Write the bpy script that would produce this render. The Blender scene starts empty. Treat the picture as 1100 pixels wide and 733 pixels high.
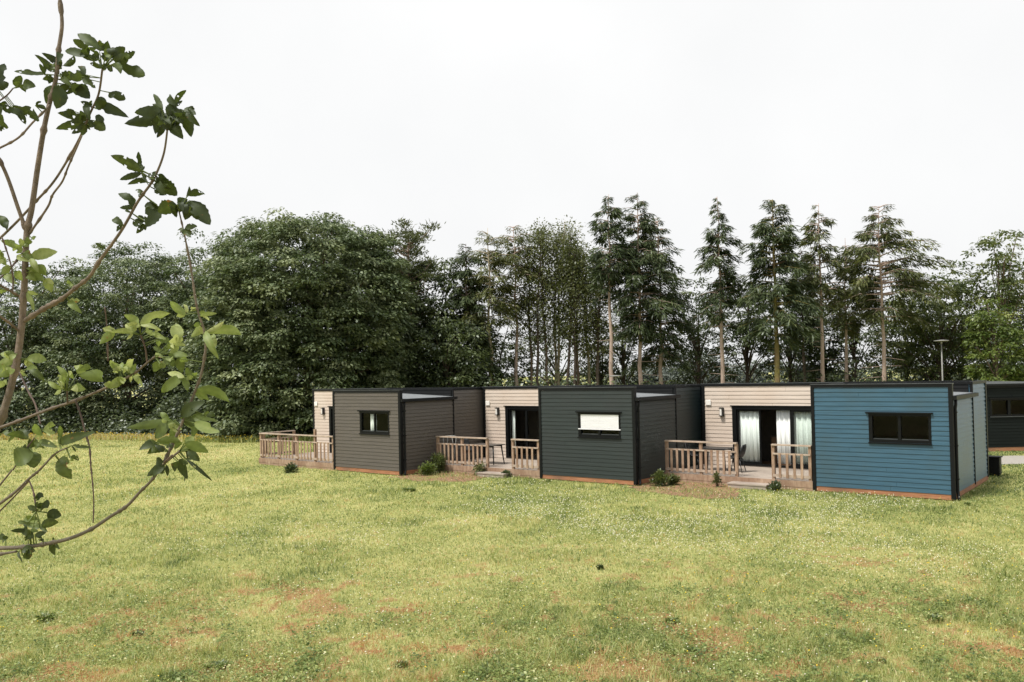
import bpy, math, random
import numpy as np
from mathutils import Vector, Matrix
random.seed(7)
RNG = np.random.default_rng(11)
scene = bpy.context.scene
COL = scene.collection
PI = math.pi

# ------------------------------------------------------------------ camera
FPX, PITCH, CY, ROLL, EYE = 900.0, 0.0198, 384.35, 0.0211, 3.25
fw = Vector((0, math.cos(PITCH), math.sin(PITCH)))
r0 = Vector((1, 0, 0))
u0 = Vector((0, -math.sin(PITCH), math.cos(PITCH)))
RT = (r0 * math.cos(ROLL) - u0 * math.sin(ROLL)).normalized()
UP = (r0 * math.sin(ROLL) + u0 * math.cos(ROLL)).normalized()
cd = bpy.data.cameras.new('camera')
cd.sensor_fit = 'HORIZONTAL'; cd.sensor_width = 36.0
cd.lens = FPX / 1100 * 36
cd.shift_y = (CY - 366.5) / 1100
cd.clip_start = 0.05; cd.clip_end = 4000
cam = bpy.data.objects.new('camera', cd); COL.objects.link(cam)
m = Matrix((RT, UP, -fw)).transposed().to_4x4()
m.translation = Vector((0, 0, EYE))
cam.matrix_world = m
scene.camera = cam

def at(x, y, d):
    """world point seen at survey position x, y at distance d along the view axis"""
    return Vector((0, 0, EYE)) + fw * d + RT * ((x - 550) / FPX * d) - UP * ((y - CY) / FPX * d)

# ------------------------------------------------------------------ tags and mesh helpers
def tag(o, label=None, cat=None, group=None, kind=None):
    if label: o['label'] = label
    if cat: o['category'] = cat
    if group: o['group'] = group
    if kind: o['kind'] = kind
    return o

def empty(name, loc, rz=0.0, label=None, cat=None, group=None):
    o = bpy.data.objects.new(name, None); COL.objects.link(o)
    o.location = loc; o.rotation_euler = (0, 0, rz)
    o.empty_display_size = 0.2
    return tag(o, label, cat, group)

class MB:
    def __init__(self): self.v = []; self.f = []
    def add(self, vs, fs):
        n = len(self.v); self.v += [tuple(p) for p in vs]; self.f += [tuple(i + n for i in f) for f in fs]
        return self
    def box(self, x0, x1, y0, y1, z0, z1):
        return self.add([(x0, y0, z0), (x1, y0, z0), (x1, y1, z0), (x0, y1, z0), (x0, y0, z1), (x1, y0, z1), (x1, y1, z1), (x0, y1, z1)],
                 [(3, 2, 1, 0), (4, 5, 6, 7), (0, 1, 5, 4), (1, 2, 6, 5), (2, 3, 7, 6), (3, 0, 4, 7)])
    def hexa(self, p):
        return self.add(p, [(3, 2, 1, 0), (4, 5, 6, 7), (0, 1, 5, 4), (1, 2, 6, 5), (2, 3, 7, 6), (3, 0, 4, 7)])
    def tube(self, pts, rads, n=8, cap=True):
        pts = [Vector(p) for p in pts]
        if not hasattr(rads, '__len__'): rads = [rads] * len(pts)
        rings = []; prev = None
        for i, p in enumerate(pts):
            t = (pts[min(i + 1, len(pts) - 1)] - pts[max(i - 1, 0)]).normalized()
            if prev is None:
                a = Vector((0, 0, 1)) if abs(t.z) < .9 else Vector((1, 0, 0))
                s = t.cross(a).normalized()
            else:
                s = (prev - t * prev.dot(t)).normalized()
            prev = s; b = t.cross(s)
            rings.append([p + (s * math.cos(2 * PI * k / n) + b * math.sin(2 * PI * k / n)) * rads[i] for k in range(n)])
        vs = [q for r in rings for q in r]; fs = []
        for i in range(len(pts) - 1):
            for k in range(n):
                k2 = (k + 1) % n
                fs.append((i * n + k, i * n + k2, (i + 1) * n + k2, (i + 1) * n + k))
        if cap:
            fs.append(tuple(range(n))[::-1]); fs.append(tuple((len(pts) - 1) * n + k for k in range(n)))
        return self.add(vs, fs)
    def build(self, name, mat, parent=None, smooth=False, bevel=0.0):
        me = bpy.data.meshes.new(name); me.from_pydata(self.v, [], self.f); me.validate(); me.update()
        me.materials.append(mat)
        if smooth: me.polygons.foreach_set('use_smooth', [True] * len(me.polygons))
        o = bpy.data.objects.new(name, me); COL.objects.link(o)
        if parent: o.parent = parent
        if bevel:
            b = o.modifiers.new('bevel', 'BEVEL'); b.width = bevel; b.segments = 2; b.limit_method = 'ANGLE'
        return o

def np_mesh(name, V, loops, per, mat, parent=None, tint=None, smooth=False):
    """V (n,3); loops flat int array, every face with `per` corners (or list of sizes)"""
    me = bpy.data.meshes.new(name)
    V = np.asarray(V, np.float32); loops = np.asarray(loops, np.int32).ravel()
    sizes = np.full(len(loops) // per, per, np.int32) if np.isscalar(per) else np.asarray(per, np.int32)
    starts = np.concatenate([[0], np.cumsum(sizes)[:-1]]).astype(np.int32)
    me.vertices.add(len(V)); me.vertices.foreach_set('co', V.ravel())
    me.loops.add(len(loops)); me.loops.foreach_set('vertex_index', loops)
    me.polygons.add(len(sizes)); me.polygons.foreach_set('loop_start', starts)
    try: me.polygons.foreach_set('loop_total', sizes)
    except Exception: pass
    if smooth: me.polygons.foreach_set('use_smooth', np.ones(len(sizes), bool))
    if tint is not None:
        a = me.attributes.new('tint', 'FLOAT', 'POINT'); a.data.foreach_set('value', np.asarray(tint, np.float32))
    me.update(calc_edges=True)
    me.materials.append(mat)
    o = bpy.data.objects.new(name, me); COL.objects.link(o)
    if parent: o.parent = parent
    return o

def vnoise(x, y, seed=0):
    xi = np.floor(x).astype(np.int64); yi = np.floor(y).astype(np.int64)
    fx = x - xi; fy = y - yi; fx = fx * fx * (3 - 2 * fx); fy = fy * fy * (3 - 2 * fy)
    def h(a, b):
        n = (a * 374761393 + b * 668265263 + seed * 974634777) & 0x7fffffff
        n = ((n ^ (n >> 13)) * 1274126177) & 0x7fffffff
        return ((n ^ (n >> 16)) & 0xffff) / 65535.0
    return (h(xi, yi) * (1 - fx) + h(xi + 1, yi) * fx) * (1 - fy) + (h(xi, yi + 1) * (1 - fx) + h(xi + 1, yi + 1) * fx) * fy
def fbm(x, y, seed=0, o=4):
    s = 0; a = .5; t = 0
    for k in range(o):
        s = s + a * vnoise(x * 2 ** k, y * 2 ** k, seed + k); t += a; a *= .55
    return s / t

# ------------------------------------------------------------------ materials
def S(r, g, b):
    f = lambda c: ((c / 255 + .055) / 1.055) ** 2.4 if c > 10 else c / 255 / 12.92
    return (f(r), f(g), f(b), 1)

def newmat(name):
    M = bpy.data.materials.new(name); M.use_nodes = True
    nt = M.node_tree; nt.nodes.clear()
    out = nt.nodes.new('ShaderNodeOutputMaterial')
    return M, nt, out
def N(nt, t, **kw):
    n = nt.nodes.new(t)
    for k, v in kw.items():
        if k in n.bl_rna.properties: setattr(n, k, v)
        else: n.inputs[k].default_value = v
    return n
def ramp(nt, fac, stops):
    n = nt.nodes.new('ShaderNodeValToRGB'); e = n.color_ramp.elements
    while len(e) < len(stops): e.new(0.5)
    for el, (p, c) in zip(e, stops): el.position = p; el.color = c
    nt.links.new(fac, n.inputs['Fac']); return n.outputs['Color']

def surf(name, c1, c2, rough=.6, scale=(8, 8, 8), bump=0.0, spec=.5, detail=6, c3=None, metal=0.0):
    """two or three tone procedural surface with grain"""
    M, nt, out = newmat(name)
    tc = N(nt, 'ShaderNodeTexCoord'); mp = N(nt, 'ShaderNodeMapping'); mp.inputs['Scale'].default_value = scale
    nt.links.new(tc.outputs['Object'], mp.inputs['Vector'])
    no = N(nt, 'ShaderNodeTexNoise', Scale=1.0, Detail=detail, Roughness=.6)
    nt.links.new(mp.outputs['Vector'], no.inputs['Vector'])
    col = ramp(nt, no.outputs['Fac'], [(.3, c1), (.7, c2)])
    if c3:
        n2 = N(nt, 'ShaderNodeTexNoise', Scale=.9, Detail=4.0); nt.links.new(tc.outputs['Object'], n2.inputs['Vector'])
        f = ramp(nt, n2.outputs['Fac'], [(.45, (0, 0, 0, 1)), (.7, (1, 1, 1, 1))])
        mx = N(nt, 'ShaderNodeMix', data_type='RGBA'); nt.links.new(f, mx.inputs['Factor']); nt.links.new(col, mx.inputs[6]); mx.inputs[7].default_value = c3
        col = mx.outputs[2]
    b = N(nt, 'ShaderNodeBsdfPrincipled'); b.inputs['Roughness'].default_value = rough
    b.inputs['Specular IOR Level'].default_value = spec; b.inputs['Metallic'].default_value = metal
    nt.links.new(col, b.inputs['Base Color'])
    if bump:
        bp = N(nt, 'ShaderNodeBump', Strength=bump, Distance=.02); nt.links.new(no.outputs['Fac'], bp.inputs['Height']); nt.links.new(bp.outputs['Normal'], b.inputs['Normal'])
    nt.links.new(b.outputs[0], out.inputs['Surface'])
    return M

def leafmat(name, stops, trans=.3, gloss=.06, rough=.45, blotch=None):
    M, nt, out = newmat(name)
    a = N(nt, 'ShaderNodeAttribute', attribute_name='tint')
    col = ramp(nt, a.outputs['Fac'], stops)
    if blotch:
        tc = N(nt, 'ShaderNodeTexCoord'); no = N(nt, 'ShaderNodeTexNoise', Scale=blotch[1], Detail=3.0); nt.links.new(tc.outputs['Object'], no.inputs['Vector'])
        f = ramp(nt, no.outputs['Fac'], [(blotch[2], (0, 0, 0, 1)), (blotch[2] + .06, (1, 1, 1, 1))])
        mx = N(nt, 'ShaderNodeMix', data_type='RGBA'); nt.links.new(f, mx.inputs['Factor']); nt.links.new(col, mx.inputs[6]); mx.inputs[7].default_value = blotch[0]
        col = mx.outputs[2]
    d = N(nt, 'ShaderNodeBsdfDiffuse'); t = N(nt, 'ShaderNodeBsdfTranslucent'); g = N(nt, 'ShaderNodeBsdfGlossy', Roughness=rough)
    nt.links.new(col, d.inputs['Color'])
    hs = N(nt, 'ShaderNodeHueSaturation', Saturation=1.15, Value=1.1); nt.links.new(col, hs.inputs['Color']); nt.links.new(hs.outputs[0], t.inputs['Color'])
    m1 = N(nt, 'ShaderNodeMixShader'); m1.inputs[0].default_value = trans
    nt.links.new(d.outputs[0], m1.inputs[1]); nt.links.new(t.outputs[0], m1.inputs[2])
    m2 = N(nt, 'ShaderNodeMixShader'); m2.inputs[0].default_value = gloss
    g.inputs['Color'].default_value = (.9, .95, .95, 1)
    nt.links.new(m1.outputs[0], m2.inputs[1]); nt.links.new(g.outputs[0], m2.inputs[2])
    nt.links.new(m2.outputs[0], out.inputs['Surface'])
    return M

def glassmat(name, tint=(.75, .8, .78, 1)):
    M, nt, out = newmat(name)
    t = N(nt, 'ShaderNodeBsdfTransparent'); t.inputs['Color'].default_value = tint
    g = N(nt, 'ShaderNodeBsdfGlossy', Roughness=.02); fr = N(nt, 'ShaderNodeFresnel', IOR=1.25)
    mx = N(nt, 'ShaderNodeMixShader'); ge = N(nt, 'ShaderNodeNewGeometry'); iv = N(nt, 'ShaderNodeMath', operation='SUBTRACT'); iv.inputs[0].default_value = 1.0; nt.links.new(ge.outputs['Backfacing'], iv.inputs[1])
    mu = N(nt, 'ShaderNodeMath', operation='MULTIPLY'); nt.links.new(fr.outputs[0], mu.inputs[0]); nt.links.new(iv.outputs[0], mu.inputs[1])
    nt.links.new(mu.outputs[0], mx.inputs[0]); nt.links.new(t.outputs[0], mx.inputs[1]); nt.links.new(g.outputs[0], mx.inputs[2])
    nt.links.new(mx.outputs[0], out.inputs['Surface']); return M

MT = {}
MT['clad_taupe'] = surf('taupe_cladding', S(75, 70, 64), S(91, 85, 78), .5, (1.3, 1.3, 26), .25, c3=S(83, 77, 69))
MT['clad_green'] = surf('dark_green_cladding', S(26, 35, 34), S(38, 48, 46), .5, (1.3, 1.3, 26), .25, c3=S(36, 42, 41))
MT['clad_blue'] = surf('blue_cladding', S(46, 78, 95), S(61, 95, 114), .36, (1.3, 1.3, 26), .2, spec=.38, c3=S(56, 82, 94))
MT['clad_char'] = surf('charcoal_cladding', S(14, 19, 18), S(21, 27, 25), .65, (1.3, 1.3, 26), .25, spec=.15)
MT['clad_cream'] = surf('cream_cladding', S(186, 173, 161), S(203, 190, 178), .5, (1.2, 1.2, 24), .2, c3=S(190, 174, 160))
MT['dark'] = surf('charcoal_metal', S(12, 14, 15), S(18, 20, 21), .5, (5, 5, 5), spec=.22)
MT['cap'] = surf('zinc_cap', S(52, 56, 58), S(70, 74, 76), .4, (3, 3, 3))
MT['roof'] = surf('roof_membrane', S(100, 104, 107), S(120, 124, 127), .6, (3, 3, 3))
MT['plinth'] = surf('orange_timber', S(140, 92, 64), S(178, 126, 92), .7, (2, 2, 30), .3, c3=S(125, 92, 72))
MT['deck'] = surf('weathered_decking', S(142, 130, 119), S(174, 162, 150), .8, (3, 30, 6), .3, c3=S(126, 114, 105))
MT['rail'] = surf('weathered_rail', S(134, 108, 88), S(174, 150, 128), .8, (12, 12, 5), .3, c3=S(118, 88, 68))
MT['railtop'] = surf('pale_rail', S(152, 134, 118), S(184, 167, 151), .7, (6, 6, 6), .3)
MT['frame'] = surf('dark_frame', S(9, 11, 12), S(15, 17, 18), .45, (5, 5, 5), spec=.2)
MT['glass'] = glassmat('window_glass', (.95, .965, .955, 1))
MT['fabric'] = surf('white_curtain', S(226, 230, 229), S(238, 241, 240), .9, (30, 30, 2), .15, spec=.1)
MT['shutter'] = surf('white_shutter', S(226, 226, 232), S(238, 238, 244), .5, (2, 2, 30))
MT['white'] = surf('white_plastic', S(225, 222, 216), S(235, 232, 228), .4)
MT['inner'] = surf('dim_interior', S(74, 70, 64), S(90, 84, 76), .8)
MT['innerwood'] = surf('interior_wood', S(110, 86, 66), S(134, 104, 80), .6, (4, 4, 20))
MT['black'] = surf('black_plastic', S(26, 27, 28), S(36, 37, 38), .4)
MT['tabletop'] = surf('dark_tabletop', S(62, 58, 54), S(80, 74, 68), .45)
MT['bark'] = surf('grey_bark', S(84, 72, 60), S(124, 108, 92), .9, (9, 9, 2), .6)
MT['pinkbark'] = surf('pink_bark', S(136, 117, 106), S(188, 168, 155), .9, (7, 7, 1.2), .6)
MT['palebark'] = surf('pale_bark', S(142, 132, 110), S(184, 172, 150), .9, (7, 7, 1.5), .6)
MT['ivybark'] = surf('ivy_bark', S(84, 78, 44), S(136, 128, 66), .95, (6, 6, 4), .9, c3=S(124, 100, 82))
MT['darkbark'] = surf('dark_bark', S(58, 50, 44), S(86, 74, 62), .9, (7, 7, 1.5), .6)
MT['applebark'] = surf('apple_bark', S(84, 73, 62), S(128, 113, 97), .85, (42, 42, 22), .6, c3=S(92, 86, 72))
MT['twig'] = surf('red_brown_twig', S(68, 55, 48), S(100, 82, 71), .7, (40, 40, 20), .3)
MT['soil'] = surf('wood_mulch', S(104, 74, 54), S(156, 120, 94), .95, (14, 14, 14), .9, c3=S(132, 118, 74))
MT['path'] = surf('pale_gravel', S(136, 131, 123), S(160, 155, 147), .95, (14, 14, 14), .4)
MT['pole'] = surf('galvanised_pole', S(112, 112, 109), S(136, 136, 132), .5)

G = lambda r, g, b: (r, g, b, 1)
MT['l_chestnut'] = leafmat('chestnut_leaf', [(0, G(.038, .06, .022)), (.5, G(.105, .14, .058)), (1, G(.25, .285, .15))], .28, .05, .5)
MT['l_dark'] = leafmat('dark_leaf', [(0, G(.026, .040, .015)), (.6, G(.075, .10, .034)), (1, G(.15, .18, .065))], .28, .05)
MT['l_mid'] = leafmat('mid_leaf', [(0, G(.045, .066, .02)), (.6, G(.115, .145, .045)), (1, G(.22, .24, .085))], .4, .045)
MT['l_light'] = leafmat('light_leaf', [(0, G(.06, .078, .026)), (.6, G(.13, .145, .052)), (1, G(.21, .205, .085))], .4, .04)
MT['l_far'] = leafmat('far_leaf', [(0, G(.06, .078, .055)), (.6, G(.11, .135, .10)), (1, G(.17, .195, .15))], .25, .05)  # thicket leaves greyed as by haze, painted into their colour
MT['l_bright'] = leafmat('bright_leaf', [(0, G(.06, .095, .022)), (.6, G(.145, .19, .046)), (1, G(.25, .28, .085))], .38, .04)
MT['l_hazed'] = leafmat('hazed_leaf', [(0, G(.12, .145, .125)), (.6, G(.20, .23, .20)), (1, G(.28, .31, .27))], .25, .05)  # distance haze painted into the leaf colour of the far bushes
MT['l_fir'] = leafmat('fir_needles', [(0, G(.026, .042, .018)), (.6, G(.08, .108, .044)), (1, G(.155, .18, .075))], .25, .045)
MT['l_firolive'] = leafmat('olive_needles', [(0, G(.036, .048, .017)), (.6, G(.115, .132, .045)), (1, G(.22, .225, .08))], .3, .04)
MT['l_apple'] = leafmat('apple_leaf', [(0, G(.026, .038, .012)), (.35, G(.062, .084, .022)), (.7, G(.19, .245, .07)), (1, G(.38, .42, .17))], .45, .025, .55, (G(.24, .12, .045), 34.0, .70))
MT['l_grass'] = leafmat('grass_blade', [(0, G(.07, .115, .032)), (.3, G(.25, .30, .092)), (.6, G(.455, .475, .18)), (.83, G(.60, .52, .27)), (1, G(.46, .235, .105))], .4, .03)
MT['l_clover'] = leafmat('clover_leaf', [(0, G(.06, .10, .03)), (.45, G(.19, .25, .07)), (.8, G(.38, .42, .15)), (1, G(.60, .58, .33))], .35, .03)
MT['l_weed'] = leafmat('weed_leaf', [(0, G(.022, .04, .014)), (1, G(.10, .125, .04))], .3, .03)
MT['clover'] = surf('clover_white', S(222, 218, 192), S(240, 236, 216), .9, (40, 40, 40))
MT['yellow'] = surf('dandelion_yellow', S(225, 190, 50), S(238, 205, 70), .9, (40, 40, 40))

# ------------------------------------------------------------------ light and sky
SUN_AZ = math.atan2(-.80, -.50); SUN_EL = math.radians(60)
w = bpy.data.worlds.new('World'); scene.world = w; w.use_nodes = True
nt = w.node_tree; nt.nodes.clear()
sky = N(nt, 'ShaderNodeTexSky'); sky.sky_type = 'NISHITA'; sky.sun_disc = False
sky.sun_elevation = SUN_EL; sky.sun_rotation = SUN_AZ; sky.dust_density = 4.0
bw = N(nt, 'ShaderNodeHueSaturation', Saturation=.05); nt.links.new(sky.outputs[0], bw.inputs['Color'])
tc = N(nt, 'ShaderNodeTexCoord'); no = N(nt, 'ShaderNodeTexNoise', Scale=1.7, Detail=6.0); nt.links.new(tc.outputs['Generated'], no.inputs['Vector'])
cl = ramp(nt, no.outputs['Fac'], [(.3, (3.36, 3.4, 3.43, 1)), (.7, (3.95, 3.95, 3.95, 1))])
mx = N(nt, 'ShaderNodeMix', data_type='RGBA'); mx.inputs['Factor'].default_value = .9
nt.links.new(bw.outputs[0], mx.inputs[6]); nt.links.new(cl, mx.inputs[7])
bg = N(nt, 'ShaderNodeBackground', Strength=.0845); nt.links.new(mx.outputs[2], bg.inputs['Color'])
ow = N(nt, 'ShaderNodeOutputWorld'); nt.links.new(bg.outputs[0], ow.inputs['Surface'])
sl = bpy.data.lights.new('sun', 'SUN'); sl.energy = 1.5; sl.angle = math.radians(11); sl.color = (1, .95, .87)
so = bpy.data.objects.new('sun', sl); COL.objects.link(so)
sd = Vector((math.sin(SUN_AZ) * math.cos(SUN_EL), math.cos(SUN_AZ) * math.cos(SUN_EL), math.sin(SUN_EL)))
so.rotation_euler = (-sd).to_track_quat('-Z', 'Y').to_euler(); so.location = sd * 60
vs = scene.view_settings; vs.view_transform = 'Standard'; vs.look = 'None'; vs.gamma = 1; vs.use_curve_mapping = False
vs.exposure = 1.62
scene.render.engine = 'CYCLES'
scene.cycles.max_bounces = 6; scene.cycles.transparent_max_bounces = 8

# ------------------------------------------------------------------ houses: where they stand
HX = [(-3.706, 27.481, .666), (3.445, 23.875, .659), (10.474, 20.05, .677)]
W, L, D, TOT, HR, PL, DK = 3.306, 4.5, 2.61, 7.70, 2.80, .15, .25
def to_local(i, x, y):
    X, Y, a = HX[i]; rx, ry = x - X, y - Y
    return rx * math.cos(a) - ry * math.sin(a), rx * math.sin(a) + ry * math.cos(a)
def to_world(i, u, v, z=0):
    X, Y, a = HX[i]
    return Vector((X + u * math.cos(a) + v * math.sin(a), Y - u * math.sin(a) + v * math.cos(a), z))

# ------------------------------------------------------------------ ground
def bare_mask(x, y):
    n = fbm(x * .55, y * .32, 3, 4); n2 = fbm(x * 1.7, y * 1.2, 31, 3)
    near = np.clip((17.5 - y) / 7.0, 0, 1)
    n3 = fbm(x * 5.5, y * 4.0, 63, 3)
    return np.clip((n * .14 + n2 * .34 + n3 * .52 - .615 + near * .10) * 9, 0, .7) * np.clip((19 - y) / 7, 0.0, 1)
def tone(x, y):
    """0 lush .. 1 straw, broad patches of the meadow"""
    return np.clip(.5 + (fbm(x * .12, y * .16, 9, 3) - .5) * 1.1 + (fbm(x * .9, y * .7, 15, 3) - .5) * .9, 0, 1)

xs = np.unique(np.concatenate([np.linspace(-20, 20, 330), np.linspace(-60, 60, 61), [-900, -500, -300, -180, -120, -85, 85, 120, 180, 300, 500, 900]]))
ys = np.unique(np.concatenate([np.linspace(5, 30, 260), np.linspace(30, 80, 51), [-400, -200, -100, -50, -20, -8, 0, 100, 140, 200, 300, 500, 900]]))
XX, YY = np.meshgrid(xs, ys)
nx, ny = len(xs), len(ys)
idx = np.arange(nx * ny).reshape(ny, nx)
q = np.stack([idx[:-1, :-1], idx[:-1, 1:], idx[1:, 1:], idx[1:, :-1]], -1).reshape(-1, 4)
M, nt, out = newmat('meadow_ground')
a1 = N(nt, 'ShaderNodeAttribute', attribute_name='tint'); a2 = N(nt, 'ShaderNodeAttribute', attribute_name='tone')
tc = N(nt, 'ShaderNodeTexCoord')
n1 = N(nt, 'ShaderNodeTexNoise', Scale=3.2, Detail=10.0, Roughness=.72); nt.links.new(tc.outputs['Object'], n1.inputs['Vector'])
n2 = N(nt, 'ShaderNodeTexNoise', Scale=26.0, Detail=4.0, Roughness=.7); nt.links.new(tc.outputs['Object'], n2.inputs['Vector'])
ad = N(nt, 'ShaderNodeMath', operation='MULTIPLY_ADD'); nt.links.new(n1.outputs['Fac'], ad.inputs[0]); ad.inputs[1].default_value = .7
md = N(nt, 'ShaderNodeMath', operation='MULTIPLY_ADD'); nt.links.new(a2.outputs['Fac'], md.inputs[0]); md.inputs[1].default_value = .45; md.inputs[2].default_value = -.12
nt.links.new(md.outputs[0], ad.inputs[2])
a3 = N(nt, 'ShaderNodeMath', operation='MULTIPLY_ADD'); nt.links.new(n2.outputs['Fac'], a3.inputs[0]); a3.inputs[1].default_value = .45; nt.links.new(ad.outputs[0], a3.inputs[2])
gc = ramp(nt, a3.outputs[0], [(.35, G(.13, .17, .052)), (.55, G(.30, .315, .11)), (.75, G(.44, .43, .17)), (1, G(.52, .47, .23))])
sc_ = ramp(nt, n2.outputs['Fac'], [(.3, G(.27, .155, .068)), (.7, G(.45, .30, .145))])
bm = N(nt, 'ShaderNodeMath', operation='MULTIPLY_ADD'); nt.links.new(n1.outputs['Fac'], bm.inputs[0]); bm.inputs[1].default_value = .9; nt.links.new(a1.outputs['Fac'], bm.inputs[2])
bf = ramp(nt, bm.outputs[0], [(.62, (0, 0, 0, 1)), (1.15, (1, 1, 1, 1))])
mx = N(nt, 'ShaderNodeMix', data_type='RGBA'); nt.links.new(bf, mx.inputs['Factor']); nt.links.new(gc, mx.inputs[6]); nt.links.new(sc_, mx.inputs[7])
b = N(nt, 'ShaderNodeBsdfPrincipled', Roughness=.95); b.inputs['Specular IOR Level'].default_value = .1
nt.links.new(mx.outputs[2], b.inputs['Base Color'])
bp = N(nt, 'ShaderNodeBump', Strength=.9, Distance=.06); nt.links.new(n2.outputs['Fac'], bp.inputs['Height']); nt.links.new(bp.outputs[0], b.inputs['Normal'])
nt.links.new(b.outputs[0], out.inputs['Surface'])
lawn = np_mesh('lawn', np.stack([XX.ravel(), YY.ravel(), np.zeros(nx * ny)], -1), q, 4, M, None, bare_mask(XX.ravel(), YY.ravel()))
at2 = lawn.data.attributes.new('tone', 'FLOAT', 'POINT'); at2.data.foreach_set('value', tone(XX.ravel(), YY.ravel()).astype(np.float32))
tag(lawn, 'wide yellow green meadow with bare orange soil patches', 'lawn', kind='structure')

def sheet(name, pts, z, mat, label, wob=.12, n=40):
    """closed ground sheet with an irregular border"""
    pts = [Vector((p[0], p[1])) for p in pts]; ring = []
    for i, p in enumerate(pts):
        q2 = pts[(i + 1) % len(pts)]; k = max(2, int((q2 - p).length / .25))
        for j in range(k):
            c = p.lerp(q2, j / k); ring.append((c.x + random.uniform(-wob, wob), c.y + random.uniform(-wob, wob), z))
    mb = MB(); mb.add(ring, [tuple(range(len(ring)))])
    o = mb.build(name, mat); tag(o, label, name.replace('_', ' '), kind='structure'); return o

sheet('path', [(14.5, 27.3), (60, 22.0), (60, 25.0), (15.5, 29.8)], .008, MT['path'], 'pale gravel path behind the blue cabin', .05)
def loc_poly(i, uv): return [to_world(i, u, v).xy for u, v in uv]
BED2 = loc_poly(0, [(-.2, -.45), (1.5, -.75), (2.9, -.2), (2.6, 1.9), (.7, 2.6), (.04, 2.6), (.04, .1)])
BED3 = loc_poly(1, [(-.2, -.35), (1.2, -1.05), (2.6, -1.25), (3.4, -.85), (2.4, 1.6), (.7, 2.4), (.04, 2.4), (.04, .1)])
sheet('soil_bed', BED2, .006, MT['soil'], 'strip of orange mulch beside the taupe cabin')
sheet('soil_bed', BED3, .006, MT['soil'], 'strip of orange mulch beside the dark green cabin')

def in_poly(x, y, poly):
    inside = np.zeros(len(x), bool); n = len(poly)
    for i in range(n):
        (x1, y1), (x2, y2) = poly[i], poly[(i + 1) % n]
        c = ((y1 > y) != (y2 > y)) & (x < (x2 - x1) * (y - y1) / (y2 - y1 + 1e-12) + x1); inside ^= c
    return inside
KEEP_OUT = [loc_poly(i, [(-TOT - .05, -.03), (.03, -.03), (.03, L), (-TOT - .05, L)]) for i in range(3)] + [[(14.5, 27.3), (60, 22.0), (60, 25.0), (15.5, 29.8)]]
BEDS = [BED2, BED3]

def scatter(n, d0, d1, rng, half=.66):
    d = np.exp(rng.uniform(math.log(d0), math.log(d1), n)); x = rng.uniform(-half, half, n) * d
    ok = np.ones(n, bool)
    for p in KEEP_OUT: ok &= ~in_poly(x, d, p)
    for p in BEDS: ok &= ~(in_poly(x, d, p) & (rng.random(n) < .4))
    return x[ok], d[ok]

def blades(name, x, y, h, wd, lean, tint, mat, rng, parent=None):
    n = len(x); az = rng.uniform(0, 2 * PI, n); fa = rng.uniform(0, 2 * PI, n)
    lx, ly = np.cos(az) * lean * h, np.sin(az) * lean * h
    wx, wy = np.cos(fa) * wd / 2, np.sin(fa) * wd / 2
    z0 = np.full(n, -.01)
    P = np.empty((n, 5, 3), np.float32)
    P[:, 0] = np.stack([x - wx, y - wy, z0], -1); P[:, 1] = np.stack([x + wx, y + wy, z0], -1)
    P[:, 2] = np.stack([x + lx * .35 + wx * .8, y + ly * .35 + wy * .8, h * .6], -1)
    P[:, 3] = np.stack([x + lx * .35 - wx * .8, y + ly * .35 - wy * .8, h * .6], -1)
    P[:, 4] = np.stack([x + lx, y + ly, h * (1 - .25 * np.minimum(lean, 1.5))], -1)
    base = np.arange(n)[:, None] * 5
    lp = np.concatenate([base + np.array([[0, 1, 2, 3]]), base + np.array([[3, 2, 4]])], 1)
    return np_mesh(name, P.reshape(-1, 3), lp.ravel(), np.tile([4, 3], n), mat, parent, np.repeat(tint, 5))

x, y = scatter(540000, 7.0, 48, RNG)
bmk = bare_mask(x, y); keep = RNG.random(len(x)) > bmk * .6
x, y = x[keep], y[keep]; bmk = bmk[keep]
tn = tone(x, y);  cl_ = fbm(x * 2.3, y * 2.3, 40, 3); cl6 = fbm(x * 6.5, y * 6.5, 44, 2)
tall = np.clip((fbm(x * .8, y * .8, 50, 3) - .5) * 5, 0, 1)
h = (RNG.uniform(.025, .065, len(x)) * (1 + .9 * tall) * (1 + .5 * np.clip((13 - y) / 5, 0, 1)) * (.55 + .95 * cl6)) * (1 - .4 * bmk)
wd = np.maximum(.0055, .00052 * y) * RNG.uniform(.7, 1.4, len(x))
painted_shade = np.clip((x - 11.0) / 3, 0, 1) * np.clip((y - 18.5) / 2, 0, 1)  # shade beside the blue cabin, painted into the grass tint
tint = np.clip(.22 + tn * .34 + (cl_ - .5) * .55 + (cl6 - .5) * .75 + RNG.normal(0, .17, len(x)) + bmk * .34 + np.clip((14.5 - y) / 6, 0, 1) * (.06 + .62 * np.clip((fbm(x * 2.6, y * 2.0, 90, 4) - .53) * 6, 0, 1) * (RNG.random(len(x)) < .75) - .26 * np.clip((fbm(x * 2.9, y * 2.3, 190, 3) - .55) * 7, 0, 1)) - tall * .09 - painted_shade * .42 + (RNG.random(len(x)) < .07) * .25, 0, 1)
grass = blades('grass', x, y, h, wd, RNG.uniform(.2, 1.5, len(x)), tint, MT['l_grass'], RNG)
tag(grass, 'short mown grass blades covering the meadow', 'grass', kind='stuff')

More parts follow.
